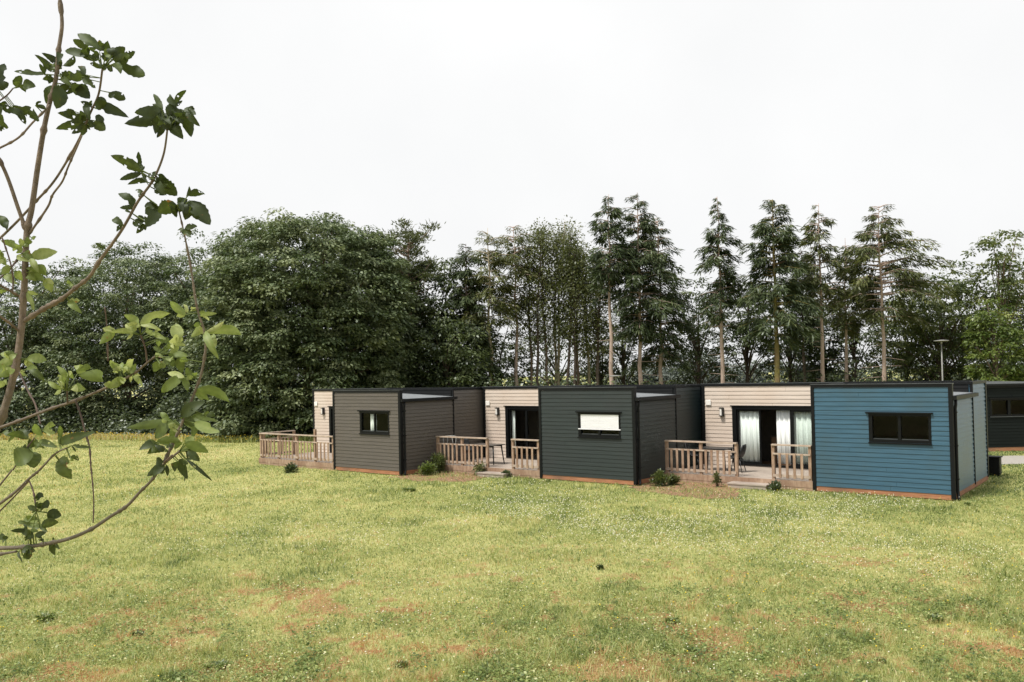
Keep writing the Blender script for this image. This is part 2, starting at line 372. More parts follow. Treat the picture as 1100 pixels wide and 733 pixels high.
# clover and other small flat leaves between the blades
xq, yq = scatter(230000, 7.0, 30, RNG); cm = fbm(xq * 1.1, yq * .9, 61, 3); dk = np.clip((fbm(xq * 2.9, yq * 2.3, 190, 3) - .53) * 7, 0, 1) * np.clip((15 - yq) / 5, 0, 1); kq = RNG.random(len(xq)) < np.maximum(np.clip((cm - .36) * 4, .12, 1), dk * .6); dk = dk[kq]; xq, yq = xq[kq], yq[kq]; nq = len(xq)
lq = np.maximum(RNG.uniform(.018, .042, nq), .0011 * yq) * (1 + .25 * dk); azq = RNG.uniform(0, 2 * PI, nq)
def kite_mesh(P, A, Nn, ln, wd):
    A = A / np.linalg.norm(A, axis=1, keepdims=True); Nn = Nn - A * (A * Nn).sum(1, keepdims=True); Nn /= np.linalg.norm(Nn, axis=1, keepdims=True)
    Sd = np.cross(A, Nn); ln = ln[:, None]; wd = wd[:, None]
    return np.stack([P, P + A * ln * .55 + Sd * wd / 2, P + A * ln, P + A * ln * .55 - Sd * wd / 2], 1)
Qq = kite_mesh(np.stack([xq, yq, RNG.uniform(.015, .075, nq)], -1), np.stack([np.cos(azq), np.sin(azq), RNG.uniform(-.2, .5, nq)], -1), np.array([0, 0, 1.0]) + RNG.normal(0, .35, (nq, 3)), lq, lq * .75)
cv_ = np_mesh('clover_leaves', Qq.reshape(-1, 3), np.arange(nq * 4), 4, MT['l_clover'], None, np.repeat(np.clip(RNG.normal(.52, .24, nq) - dk * .2 - np.clip((xq - 11.0) / 3, 0, 1) * np.clip((yq - 18.5) / 2, 0, 1) * .3, 0, 1), 4))  # clover tint carries the same painted shade beside the blue cabin
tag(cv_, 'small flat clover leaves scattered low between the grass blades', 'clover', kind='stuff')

def flowers(name, n, mask, mat, rmin, rmax, d0, d1, label, seed):
    rng = np.random.default_rng(seed)
    x, y = scatter(n, d0, d1, rng); k = mask(x, y, rng); x, y = x[k], y[k]
    r = np.maximum(rng.uniform(rmin, rmax, len(x)), .00062 * y); z = rng.uniform(.05, .11, len(x))
    O = np.array([[1, 0, 0], [0, 1, 0], [-1, 0, 0], [0, -1, 0], [0, 0, .8], [0, 0, -.8]])
    V = np.stack([x, y, z], -1)[:, None, :] + O[None] * r[:, None, None]
    F = np.array([[0, 1, 4], [1, 2, 4], [2, 3, 4], [3, 0, 4], [1, 0, 5], [2, 1, 5], [3, 2, 5], [0, 3, 5]])
    lp = (np.arange(len(x))[:, None, None] * 6 + F[None]).ravel()
    o = np_mesh(name, V.reshape(-1, 3), lp, 3, mat); tag(o, label, 'flowers', kind='stuff'); return o
def clover_mask(x, y, rng):
    p = np.clip((fbm(x * .35, y * .3, 77, 3) - .47) * 5, .03, 1)
    band = np.exp(-((y - 18.5) / 5.0) ** 2) * np.clip((x + 6) / 6, .25, 1)
    spot = 1.6 * np.exp(-((x - 2.2) / 1.1) ** 2 - ((y - 17.5) / 1.4) ** 2)
    return rng.random(len(x)) < np.minimum(1, p * band * .8 + spot * .7)
flowers('clover_flowers', 60000, clover_mask, MT['clover'], .006, .012, 8, 36, 'tiny white clover flowers dotted through the grass', 5)
flowers('dandelion_flowers', 2600, lambda x, y, r: r.random(len(x)) < .28 * np.clip((x + 3) / 6, .1, 1), MT['yellow'], .008, .013, 9, 30, 'tiny yellow flowers dotted through the grass', 6)

rb = np.random.default_rng(99); nb_ = 1300; bx_ = -36 + rb.random(nb_) * 24; by_ = np.interp(bx_, [-36, -25, -14.5, -4], [50.6, 49.0, 43.8, 44.3]) + rb.normal(0, .45, nb_); br_ = rb.uniform(.014, .03, nb_); bz_ = rb.uniform(.15, .4, nb_)
OC = np.array([[1, 0, 0], [0, 1, 0], [-1, 0, 0], [0, -1, 0], [0, 0, .7], [0, 0, -.7]]); FC = np.array([[0, 1, 4], [1, 2, 4], [2, 3, 4], [3, 0, 4], [1, 0, 5], [2, 1, 5], [3, 2, 5], [0, 3, 5]])
bf_ = np_mesh('meadow_flowers', (np.stack([bx_, by_, bz_], -1)[:, None, :] + OC[None] * br_[:, None, None]).reshape(-1, 3), (np.arange(nb_)[:, None, None] * 6 + FC[None]).ravel(), 3, MT['yellow'])
tag(bf_, 'strip of yellow flowers along the foot of the left trees', 'flowers', kind='stuff')

def boxes(name, lst, mat, parent):
    """one mesh object per box, all of one kind"""
    for b_ in lst: o = MB().box(*b_).build(name, mat, parent)
    return o

# ------------------------------------------------------------------ cladding
def runs(a0, a1, z0, z1, holes, bh):
    """board pieces (a0,a1,z0,z1) of a wall with rectangular holes"""
    zs = []; z = z0
    while z < z1 - .02: zs.append((z, min(z + bh, z1))); z += bh
    cuts = sorted({zc for hh in holes for zc in hh[2:]}); res = []
    for b0, b1 in zs:
        seg = [b0] + [c for c in cuts if b0 + .004 < c < b1 - .004] + [b1]
        for s0, s1 in zip(seg[:-1], seg[1:]):
            spans = [(a0, a1)]
            for h0, h1, k0, k1 in holes:
                if k0 < (s0 + s1) / 2 < k1:
                    ns = []
                    for p, q_ in spans:
                        if h1 <= p or h0 >= q_: ns.append((p, q_)); continue
                        if h0 > p: ns.append((p, h0))
                        if h1 < q_: ns.append((h1, q_))
                    spans = ns
            for p, q_ in spans: res.append((p, q_, s0, s1, b0, b1))
    return res
def cladding(name, mapf, a0, a1, z0, z1, mat, parent, holes=(), bh=.117, flip=False, lap=.014):
    mb = MB(); rnd = random.Random(int(abs(a0 * 100 + z1 * 10 + a1 * 7)))
    for p, q_, s0, s1, b0, b1 in runs(a0, a1, z0, z1, list(holes), bh):
        pieces = [(p, q_)]
        if q_ - p > 2.4 and rnd.random() < .35:
            c = rnd.uniform(p + .8, q_ - .8); pieces = [(p, c - .002), (c + .002, q_)]
        t = lambda z: .006 + lap * (1 - (z - b0) / max(b1 - b0, .01))
        j = rnd.uniform(-.0015, .0015)
        for c0, c1 in pieces:
            P = [mapf(c0, -.08, s0), mapf(c1, -.08, s0), mapf(c1, t(s0) + j, s0), mapf(c0, t(s0) + j, s0),
                 mapf(c0, -.08, s1), mapf(c1, -.08, s1), mapf(c1, t(s1) + j, s1), mapf(c0, t(s1) + j, s1)]
            mb.hexa(P if not flip else [P[1], P[0], P[3], P[2], P[5], P[4], P[7], P[6]])
    return mb.build(name, mat, parent)

def curtain(name, u0, u1, z0, z1, v, folds, parent_i, label, group=None):
    """a pleated hanging cloth in the local frame of house i"""
    n = folds * 10; X, Y, a = HX[parent_i]; mb = MB(); vs_ = []
    for k in range(n + 1):
        t = k / n; u = u0 + (u1 - u0) * t
        off = .028 * math.sin(t * folds * 2 * PI) + .012 * math.sin(t * folds * 4.3 * PI + 1)
        flare = .015 * math.sin(t * 9)
        vs_ += [(u, v + off * .7, z1), (u + flare * .3, v + off, (z0 + z1) / 2), (u + flare, v + off * 1.25, z0)]
    fs = []
    for k in range(n):
        for j in range(2): fs.append((k * 3 + j, k * 3 + 3 + j, k * 3 + 4 + j, k * 3 + 1 + j))
    mb.add(vs_, fs); o = mb.build(name, MT['fabric'], None, smooth=True)
    so_ = o.modifiers.new('thick', 'SOLIDIFY'); so_.thickness = .004
    o.location = (X, Y, 0); o.rotation_euler = (0, 0, -a); tag(o, label, 'curtain', group); return o

def house(i, clad, label, wall_lbl):
    X, Y, a = HX[i]
    root = empty('cabin', (X, Y, 0), -a, label, 'cabin', 'flat roofed holiday cabins in a row')
    LF = -TOT
    front = lambda v0: (lambda s, n, z: (s, v0 - n, z))
    right = lambda u_: (lambda s, n, z: (u_ + n, s, z))
    left = lambda u_: (lambda s, n, z: (u_ - n, s, z))
    WIN = (-1.9, -.45, 1.35, 2.07) if i else (-1.95, -.5, 1.35, 2.09)
    DOOR = (-6.72, -W - .03, DK + .02, 2.10)
    # front room
    cladding('front_wall', front(0), -W + .05, -.055, PL, HR - .07, clad, root, [WIN])
    cladding('side_wall', right(-.03), .09, D - .02, PL, 2.46, clad, root, lap=.022)
    cladding('side_wall', left(-W), .09, D - .12, PL, HR - .07, clad, root, flip=True)
    # rear room
    cladding('side_wall', right(-.03), D + .02, L - .1, PL, HR - .07, clad, root, lap=.022)
    cladding('side_wall', left(LF), D + .1, L - .1, PL, HR - .07, clad, root, flip=True)
    cladding('rear_wall', (lambda s, n, z: (s, L + n - .02, z)), LF + .05, -.05, PL, HR - .07, clad, root, flip=True)
    cladding('terrace_wall', front(D), LF + .06, -W - .0, DK + .01, HR - .07, MT['clad_cream'], root, [DOOR], bh=.122)
    cladding('parapet_wall', front(D), -W + .1, -.1, 2.4, HR - .07, MT['dark'], root)
    # corner trims
    boxes('corner_trim', [(-.055, .035, -.036, .09, .04, HR - .07), (-W - .035, -W + .05, -.034, .05, .04, HR - .07), (LF - .03, LF + .06, D - .034, D + .1, .04, HR - .07),
                          (-.06, .01, D - .022, D + .018, .1, HR - .07), (-.1, .01, L - .1, L + .02, .1, HR - .07), (LF - .03, LF + .05, L - .1, L + .02, .1, HR - .07)], MT['dark'], root)
    # roofs
    mb = MB()
    mb.box(-W - .03, .035, -.035, .1, HR - .07, HR)                     # parapet of the front room
    mb.box(LF - .04, -W - .03, D - .035, D + .1, HR - .07, HR)
    mb.box(-W - .03, .015, D - .033, D + .1, HR - .07, HR - .002)
    mb.box(-W - .03, -W + .1, .1, D - .033, HR - .07, HR - .002)
    mb.box(LF - .04, LF + .1, D + .1, L + .04, HR - .07, HR)
    mb.box(-.1, .015, D + .1, L + .04, HR - .07, HR)
    mb.box(LF + .1, -.1, L - .08, L + .04, HR - .07, HR)
    mb.build('fascia', MT['dark'], root)
    boxes('roof_edge', [(-W - .04, .045, -.045, .11, HR + .002, HR + .018), (LF - .05, -W - .04, D - .045, D + .11, HR + .002, HR + .018)], MT['cap'], root)
    mb = MB(); mb.box(LF + .1, -.1, D + .1, L - .08, HR - .12, HR - .04)
    mb.hexa([(-W + .1, .1, 2.42), (.01, .1, 2.42), (.01, D - .03, 2.42), (-W + .1, D - .03, 2.42),
             (-W + .1, .1, 2.66), (.01, .1, 2.515), (.01, D - .03, 2.515), (-W + .1, D - .03, 2.66)])
    mb.build('roof', MT['roof'], root)
    mb = MB()                                                         # half round gutter as a U channel
    g0, g1 = -.02, D + .08
    mb.box(.005, .125, g0, g1, 2.415, 2.43); mb.box(.115, .125, g0, g1, 2.43, 2.51); mb.box(.012, .022, g0, g1, 2.43, 2.5)
    mb.box(.022, .115, g0, g0 + .01, 2.43, 2.51); mb.box(.022, .115, g1 - .01, g1, 2.43, 2.51)
    mb.build('gutter', MT['dark'], root)
    mb = MB(); mb.tube([(.07, .14, 2.42), (.07, .14, 2.3), (.055, .14, 2.2), (.055, .14, .25), (.075, .12, .08), (.1, .06, .03)], .036, 10)
    dp = mb.build('downpipe', MT['dark'], root, smooth=True)
    boxes('bracket', [(.0, .1, .1, .18, zz, zz + .03) for zz in (.5, 1.3, 2.1)], MT['dark'], dp)
    # plinth boards and floor
    mb = MB()
    mb.box(-W + .0, -.0, -.012, .03, .022, .085); mb.box(-W + .03, -.02, -.004, .03, .088, PL - .004)
    mb.box(-.04, -.006, .1, L - .02, .022, .085); mb.box(-.045, -.012, .1, L - .02, .088, PL - .004)
    mb.box(LF + .02, -.06, L - .05, L - .02, 0, PL - .004); mb.box(LF + .005, LF + .035, D + .1, L - .05, 0, PL - .004)
    mb.build('plinth', MT['plinth'], root)
    boxes('floor', [(LF + .1, -.13, D + .12, L - .12, .1, DK), (-W + .1, -.13, .1, D + .12, .1, DK - .003)], MT['innerwood'], root)
    boxes('interior_lining', [(LF + .12, -.14, L - .16, L - .13, DK, 2.6), (-W + .1, -W + .14, .12, D, DK, 2.4), (-W + .14, -.14, D - .04, D, DK, 2.4), (LF + .1, -.13, D + .14, L - .17, 2.5, 2.55),
        (LF + .08, LF + .11, D + .14, L - .17, DK, 2.5), (-W + .15, -.14, .12, D - .05, 2.38, 2.41), (-.16, -.13, .12, D - .05, DK, 2.38)], MT['inner'], root)
    # window of the front room
    w0, w1, z0, z1 = WIN
    mb = MB()
    mb.box(w0, w1, -.02, .07, z1 - .06, z1); mb.box(w0, w1, -.02, .07, z0, z0 + .07)
    mb.box(w0, w0 + .09, -.02, .07, z0 + .07, z1 - .06); mb.box(w1 - .06, w1, -.02, .07, z0 + .07, z1 - .06)
    mid = (w0 + w1) / 2
    mb.box(mid - .035, mid + .035, -.005, .05, z0 + .07, z1 - .06)
    win = mb.build('window', MT['frame'], root)
    mb = MB(); mb.box(w0 - .06, w1 + .05, -.075, -.024, z1 + .002, z1 + .035); mb.build('window_hood', MT['frame'], win)
    mb = MB(); mb.box(w0 - .01, w1 + .01, -.06, -.024, z0 - .035, z0 - .004); mb.build('window_sill', MT['frame'], win)
    boxes('sash', [(s0, s1, .012, .03, z0 + .075, z0 + .095) for s0, s1 in ((w0 + .1, mid - .05), (mid + .045, w1 - .07))], MT['cap'], win)
    for s0, s1 in ((w0 + .09, mid - .035), (mid + .035, w1 - .06)):
        mb = MB(); mb.box(s0, s1, .032, .038, z0 + .07, z1 - .06); mb.build('pane', MT['glass'], win)
    if i == 1:
        mb = MB(); sh0 = 1.60
        k = sh0
        while k < z1 - .07:
            mb.hexa([(w0 + .03, -.012, k), (w1 - .03, -.012, k), (w1 - .03, .008, k), (w0 + .03, .008, k),
                     (w0 + .03, -.018, k + .04), (w1 - .03, -.018, k + .04), (w1 - .03, .006, k + .04), (w0 + .03, .006, k + .04)]); k += .042
        mb.box(w0 - .0, w1 + .0, -.026, -.021, sh0 - .03, sh0 - .002)
        mb.build('roller_shutter', MT['shutter'], win)
    # sliding door on the terrace
    d0, d1, e0, e1 = DOOR
    mb = MB(); V0, V1 = D - .03, D + .09
    mb.box(d0, d1, V0, V1, e1 - .09, e1); mb.box(d0, d1, V0, V1, e0, e0 + .06); mb.box(d0, d0 + .13, V0, V1, e0 + .06, e1 - .09); mb.box(d1 - .05, d1, V0, V1, e0 + .06, e1 - .09)
    door = mb.build('sliding_door', MT['frame'], root)
    mb = MB(); mb.box(d0 - .05, d1, V0 - .03, V0 - .003, e1 + .002, e1 + .03); mb.build('door_hood', MT['frame'], door)
    ms = [d0 + .13, -5.82, -4.91, d1 - .05]
    for k in range(3):
        p, q_ = ms[k], ms[k + 1]; vv = D + (.02 if k % 2 else .05)
        if k == 1: q_ += .04
        if k == 1 and i == 2: p, q_ = -4.85 - .0, -3.95     # the middle leaf of the blue cabin is slid open
        mb = MB()
        mb.box(p, p + .06, vv - .02, vv + .02, e0 + .06, e1 - .09); mb.box(q_ - .06, q_, vv - .02, vv + .02, e0 + .06, e1 - .09)
        mb.box(p + .06, q_ - .06, vv - .02, vv + .02, e0 + .06, e0 + .12); mb.box(p + .06, q_ - .06, vv - .02, vv + .02, e1 - .15, e1 - .09)
        mb.build('door_leaf', MT['frame'], door)
        mb = MB(); mb.box(p + .06, q_ - .06, vv - .003, vv + .003, e0 + .12, e1 - .15); mb.build('pane', MT['glass'], door)
    # wall lamp and white box
    mb = MB(); mb.box(-7.13, -6.99, D - .045, D - .018, 1.78, 2.06); mb.box(-7.12, -7.0, D - .13, D - .045, 2.03, 2.055); mb.box(-7.12, -7.0, D - .13, D - .045, 1.785, 1.81); mb.box(-7.01, -6.995, D - .13, D - .045, 1.81, 2.03)
    lamp = mb.build('wall_lamp', MT['black'], root)
    mb = MB(); mb.tube([(-7.065, D - .085, 1.815), (-7.065, D - .085, 2.025)], .04, 12); mb.build('lamp_glass', MT['white'], lamp, smooth=False)
    mb = MB(); mb.box(-7.6, -7.42, D - .06, D - .018, 2.13, 2.30); mb.build('junction_box', MT['white'], root, bevel=.012)
    return root

LBL = ['taupe grey cabin farthest along the row with a white curtain strip in its window',
       'dark green cabin in the middle of the row with a half lowered white shutter',
       'blue cabin nearest to the viewer with white curtains behind its sliding door']
for i, k in enumerate(('clad_taupe', 'clad_green', 'clad_blue')): house(i, MT[k], LBL[i], '')

curtain('curtain', -6.60, -5.86, .36, 1.98, D + .13, 5, 2, 'wide white curtain at the left pane of the blue cabin sliding door')
curtain('curtain', -5.38, -4.93, .36, 1.98, D + .16, 3, 2, 'narrow white curtain at the middle of the blue cabin sliding door')
curtain('curtain', -4.86, -3.5, .36, 1.98, D + .13, 8, 2, 'white curtain at the right pane of the blue cabin door behind the railing')
curtain('curtain', -6.57, -6.42, .36, 1.98, D + .16, 1, 1, 'slim white curtain edge inside the dark green cabin door')
curtain('curtain', -1.56, -1.24, 1.2, 2.0, .11, 2, 0, 'white curtain strip inside the taupe cabin window')

# kitchen inside the blue cabin
X, Y, a = HX[2]
kr = empty('kitchen_cabinet', to_world(2, -5.2, 3.9, DK), -a, 'wooden kitchen cabinet seen through the open door of the blue cabin', 'cabinet')
mb = MB(); mb.box(-.7, .9, -.25, .3, .08, .84); mb.box(-.68, .88, -.2, .3, 0, .08); mb.build('body', MT['innerwood'], kr)
mb = MB(); mb.box(-.72, .92, -.28, .3, .843, .88); mb.build('worktop', MT['tabletop'], kr)
for k in range(3):
    mb = MB(); mb.box(-.68 + k * .53, -.18 + k * .53, -.272, -.252, .12, .81); dd = mb.build('cabinet_door', MT['innerwood'], kr)
    mb = MB(); mb.box(-.26 + k * .53, -.24 + k * .53, -.29, -.273, .6, .74); mb.build('handle', MT['cap'], dd)

# ------------------------------------------------------------------ decks
def deck(i, label):
    X, Y, a = HX[i]
    root = empty('timber_deck', (X, Y, 0), -a, label, 'deck', 'timber terraces of the cabins')
    LF = -TOT; E = -W - .045; rnd = random.Random(i)
    mb = MB(); v = .0
    while v < D - .06:
        mb.box(LF + rnd.uniform(0, .006), E - .002, v, min(v + .138, D - .035), DK - .028, DK + rnd.uniform(-.002, .002)); v += .144
    mb.build('deck_boards', MT['deck'], root)
    boxes('skirt_board', [(LF, E, -.03, -.004, .085, DK - .002), (LF + .01, E, -.022, -.002, .0, .078), (LF - .028, LF - .002, -.03, D - .05, .05, DK - .004)], MT['rail'], root)
    boxes('support', [(u - .05, u + .05, vv, vv + .1, 0, DK - .03) for u in np.linspace(LF + .1, E - .1, 5) for vv in (.12, 1.3)], MT['plinth'], root)
    spans = [(-7.66, -3.40)] if i == 0 else [(-7.66, -5.48), (-4.42, -3.40)]
    posts_all = [-7.66, -6.56, -5.48, -4.42, -3.42]
    def rail(pts_a, pts_b, posts, mapf, tallpost=None):
        rl = MB(); p, q_ = pts_a, pts_b
        rl.hexa([mapf(p - .03, -.055, 1.165), mapf(q_ + .03, -.055, 1.165), mapf(q_ + .03, .055, 1.165), mapf(p - .03, .055, 1.165),
                 mapf(p - .03, -.055, 1.205), mapf(q_ + .03, -.055, 1.205), mapf(q_ + .03, .055, 1.205), mapf(p - .03, .055, 1.205)])
        ro = rl.build('railing', MT['railtop'], root)
        for zz, hh in ((.925, .045), (.325, .07)):
            mid = MB(); mid.hexa([mapf(p, -.04, zz), mapf(q_, -.04, zz), mapf(q_, -.018, zz), mapf(p, -.018, zz), mapf(p, -.04, zz + hh), mapf(q_, -.04, zz + hh), mapf(q_, -.018, zz + hh), mapf(p, -.018, zz + hh)])
            mid.build('cross_rail', MT['railtop'], ro)
        for s in posts:
            pm = MB(); zt = 1.42 if tallpost == s else 1.163
            pm.hexa([mapf(s - .04, -.016, .06), mapf(s + .04, -.016, .06), mapf(s + .04, .064, .06), mapf(s - .04, .064, .06),
                     mapf(s - .04, -.016, zt), mapf(s + .04, -.016, zt), mapf(s + .04, .064, zt), mapf(s - .04, .064, zt)])
            pm.build('post', MT['rail'], ro)
        for s0, s1 in zip(posts[:-1], posts[1:]):
            nb = max(2, round((s1 - s0) / .182)) - 1
            for k in range(nb):
                s = s0 + (s1 - s0) * (k + 1) / (nb + 1) + rnd.uniform(-.006, .006); hw = .034
                bm_ = MB(); t0, t1 = .30, .965
                bm_.hexa([mapf(s - hw, -.062, t0), mapf(s + hw, -.062, t0), mapf(s + hw, -.043, t0), mapf(s - hw, -.043, t0),
                          mapf(s - hw, -.062, t1), mapf(s + hw, -.062, t1), mapf(s + hw, -.043, t1), mapf(s - hw, -.043, t1)])
                bm_.build('baluster', MT['rail'], ro)
    fm = lambda s, n, z: (s, .02 + n, z)
    for p, q_ in spans:
        rail(p, q_, [s for s in posts_all if p - .01 <= s <= q_ + .03], fm, -4.42 if i == 0 else None)
    if i == 0:
        rail(.12, 1.56, [.12, .84, 1.54], lambda s, n, z: (LF + .06 + n, s, z))
    else:
        mb = MB(); mb.box(-5.56, -4.44, -.46, -.31, .10, .135); mb.box(-5.56, -4.44, -.295, -.035, .10, .135)
        mb.box(-5.54, -4.46, -.44, -.41, 0, .098); mb.box(-5.54, -5.5, -.41, -.05, 0, .098); mb.box(-4.5, -4.46, -.41, -.05, 0, .098)
        mb.build('step', MT['deck'], root)
    return root
deck(0, 'timber terrace with unbroken front railing beside the taupe cabin under the trees')
deck(1, 'timber terrace with railing and step beside the dark green cabin')
deck(2, 'timber terrace with railing and step in front of the white curtained door')

# ------------------------------------------------------------------ terrace furniture
def table(i, u, v, lx, ly, hgt, label, rz=0):
    t = empty('garden_table', to_world(i, u, v, DK), -HX[i][2] + rz, label, 'table')
    mb = MB(); mb.box(-lx / 2, lx / 2, -ly / 2, ly / 2, hgt - .03, hgt); mb.build('table_top', MT['tabletop'] if i == 1 else MT['black'], t, bevel=.006)
    boxes('apron', [(-lx / 2 + .08, lx / 2 - .08, y0, y0 + .02, hgt - .08, hgt - .032) for y0 in (-ly / 2 + .06, ly / 2 - .08)], MT['black'], t)
    for sx in (-1, 1):
        for sy in (-1, 1):
            mb = MB(); mb.tube([(sx * (lx / 2 - .10), sy * (ly / 2 - .09), hgt - .032), (sx * (lx / 2 - .03), sy * (ly / 2 - .03), 0)], [.026, .018], 8); mb.build('leg', MT['black'], t, smooth=True)
    return t
table(1, -6.15, .85, 1.05, .62, .66, 'dark garden table on the dark green cabin terrace next to its door')
table(2, -6.62, 1.15, .95, .7, .68, 'black garden table behind the railing of the blue cabin terrace')

def shell_chair():
    t = empty('garden_chair', (0, 0, 0))
    n, k = 12, 9; vs_, fs = [], []
    for r in range(n + 1):
        s = r / n
        for c in range(k + 1):
            q_ = c / k * 2 - 1
            if s < .5:
                f = s / .5; yy = .24 - .42 * f; z = .44 - .035 * math.sin(f * PI) + .02 * q_ * q_ * (1 - f); wdt = .23
            else:
                f = (s - .5) / .5; yy = -.18 - .10 * f - .03 * math.sin(f * PI); z = .44 + .38 * f; wdt = .23 - .05 * f * f
            curl = .09 * q_ * q_ * min(1, s * 2) * (1 if s > .3 else .4)
            if s < .5: z += curl
            else: yy += curl
            edge = (1 - .12 * (abs(q_) ** 4) * (s > .85))
            vs_.append((q_ * wdt, yy, .44 + (z - .44) * edge if s > .5 else z))
    for r in range(n):
        for c in range(k):
            o_ = r * (k + 1) + c; fs.append((o_, o_ + 1, o_ + k + 2, o_ + k + 1))
    mb = MB(); mb.add(vs_, fs); sh = mb.build('seat_shell', MT['black'], t, smooth=True)
    sm = sh.modifiers.new('thick', 'SOLIDIFY'); sm.thickness = .012
    for sx in (-1, 1):
        for sy in (-1, 1):
            mb = MB(); mb.tube([(sx * .14, sy * .13 + .02, .41), (sx * .22, sy * .22 + .02, 0)], [.016, .012], 8); mb.build('leg', MT['black'], t, smooth=True)
    mb = MB(); mb.box(-.15, .15, -.12, .16, .395, .41); mb.build('seat_frame', MT['black'], t)
    return t
def copy_tree(o, parent=None):
    c = o.copy(); COL.objects.link(c)
    if parent: c.parent = parent
    for ch in list(o.children): copy_tree(ch, c)
    return c
ch0 = shell_chair()
spots = [(2, -5.92, 1.05, PI / 2 + .15, 'black shell chair at the door end of the blue cabin terrace table'),
         (2, -7.28, 1.0, -PI / 2 + .2, 'black shell chair beside the dark green side wall on the blue cabin terrace'),
         (1, -6.95, .75, -PI / 2 - .3, 'black shell chair beside the taupe side wall behind the railing')]
for k, (i, u, v, rz, lb) in enumerate(spots):
    c = ch0 if k == 0 else copy_tree(ch0)
    c.location = to_world(i, u, v, DK); c.rotation_euler = (0, 0, -HX[i][2] + rz); tag(c, lb, 'chair', 'black chairs on the terraces')
# folded airer with pale wire loops leaning on the railing
ar = empty('drying_rack', to_world(1, -7.33, .28, DK), -HX[1][2], 'small pale wire drying rack standing just behind the railing by the shrubs', 'drying rack')
for zz, lb in ((.9, 'rack_top'),):
    mb = MB()
    for k in range(4):
        mb.tube([(-.22, -.1 + k * .07, zz), (-.1, -.1 + k * .07, zz + .05), (.12, -.1 + k * .07, zz + .055), (.24, -.1 + k * .07, zz)], .008, 6)
    mb.build(lb, MT['pole'], ar, smooth=True)
for sx in (-1, 1):
    mb = MB(); mb.tube([(sx * .2, -.1, .9), (sx * .26, .0, 0)], .011, 6); mb.tube([(sx * .2, .11, .9), (sx * .14, .02, 0)], .011, 6); mb.build('leg', MT['pole'], ar, smooth=True)

# grey cabinet behind the blue cabin
ub = empty('utility_cabinet', (14.0, 24.5, 0), -.677, 'dark grey utility cabinet on the grass at the rear of the blue cabin', 'cabinet')
mb = MB(); mb.box(-.19, .16, -.17, .17, .05, .53); mb.build('body', MT['dark'], ub, bevel=.01)
mb = MB(); mb.box(-.22, .19, -.2, .2, .533, .565); mb.build('lid', MT['dark'], ub)
mb = MB(); mb.box(-.18, -.02, -.192, -.173, .08, .5); mb.build('cabinet_door', MT['frame'], ub)
mb = MB(); mb.box(.0, .15, -.192, -.173, .08, .5); mb.build('cabinet_door', MT['frame'], ub)
mb = MB(); mb.box(-.16, .13, -.14, .14, 0, .048); mb.build('foot', MT['frame'], ub)

# fourth cabin, far right
fc = empty('cabin', (15.75, 31.2, 0), .02, 'charcoal cabin half hidden behind the blue cabin beyond the gravel path', 'cabin', 'flat roofed holiday cabins in a row')
fr4 = lambda s, n, z: (s, -n, z)
wn = [(2.0, 3.45, 1.3, 1.95)]
cladding('front_wall', fr4, .1, 4.9, PL, 2.35, MT['clad_char'], fc, wn)
cladding('side_wall', lambda s, n, z: (.05 - n, s, z), .1, 4.4, PL, 2.35, MT['clad_char'], fc, flip=True)
cladding('side_wall', lambda s, n, z: (4.95 + n, s, z), .1, 4.4, PL, 2.35, MT['clad_char'], fc)
cladding('rear_wall', lambda s, n, z: (s, 4.45 + n, z), .1, 4.9, PL, 2.35, MT['clad_char'], fc, flip=True)
boxes('corner_trim', [(-.03, .1, -.03, .1, .04, 2.35), (4.9, 5.03, -.03, .1, .04, 2.35), (-.02, 5.02, 4.4, 4.5, .04, 2.35)], MT['dark'], fc)
mb = MB(); mb.box(-.05, 5.05, -.05, 4.52, 2.36, 2.43); mb.box(-.1, 5.1, -.11, 4.55, 2.435, 2.5); mb.build('fascia', MT['dark'], fc)
mb = MB(); mb.box(-.08, 5.08, -.09, 4.53, 2.502, 2.52); mb.build('roof', MT['cap'], fc)
mb = MB(); mb.box(.02, 4.98, -.01, .03, 0, PL - .004); mb.box(.0, .03, .03, 4.4, 0, PL - .004); mb.build('plinth', MT['plinth'], fc)
boxes('interior_lining', [(.14, 4.86, .3, 4.3, .1, .2), (.14, 4.86, 2.0, 2.05, .2, 2.34)], MT['inner'], fc)
for w0, w1, z0, z1 in wn:
    mb = MB(); mb.box(w0, w1, -.03, .07, z1 - .06, z1); mb.box(w0, w1, -.03, .07, z0, z0 + .06); mb.box(w0, w0 + .06, -.03, .07, z0 + .06, z1 - .06); mb.box(w1 - .06, w1, -.03, .07, z0 + .06, z1 - .06)
    md_ = (w0 + w1) / 2; mb.box(md_ - .05, md_ + .05, -.02, .06, z0 + .06, z1 - .06); wi = mb.build('window', MT['frame'], fc)
    mb = MB(); mb.box(w0 - .05, w1 + .05, -.08, -.033, z1 + .002, z1 + .04); mb.build('window_hood', MT['frame'], wi)
    mb = MB(); mb.box(w0 - .02, w1 + .02, -.07, -.033, z0 - .03, z0 - .003); mb.build('window_sill', MT['cap'], wi)
    for s0, s1 in ((w0 + .06, md_ - .05), (md_ + .05, w1 - .06)):
        mb = MB(); mb.box(s0, s1, .03, .036, z0 + .06, z1 - .06); mb.build('pane', MT['glass'], wi)

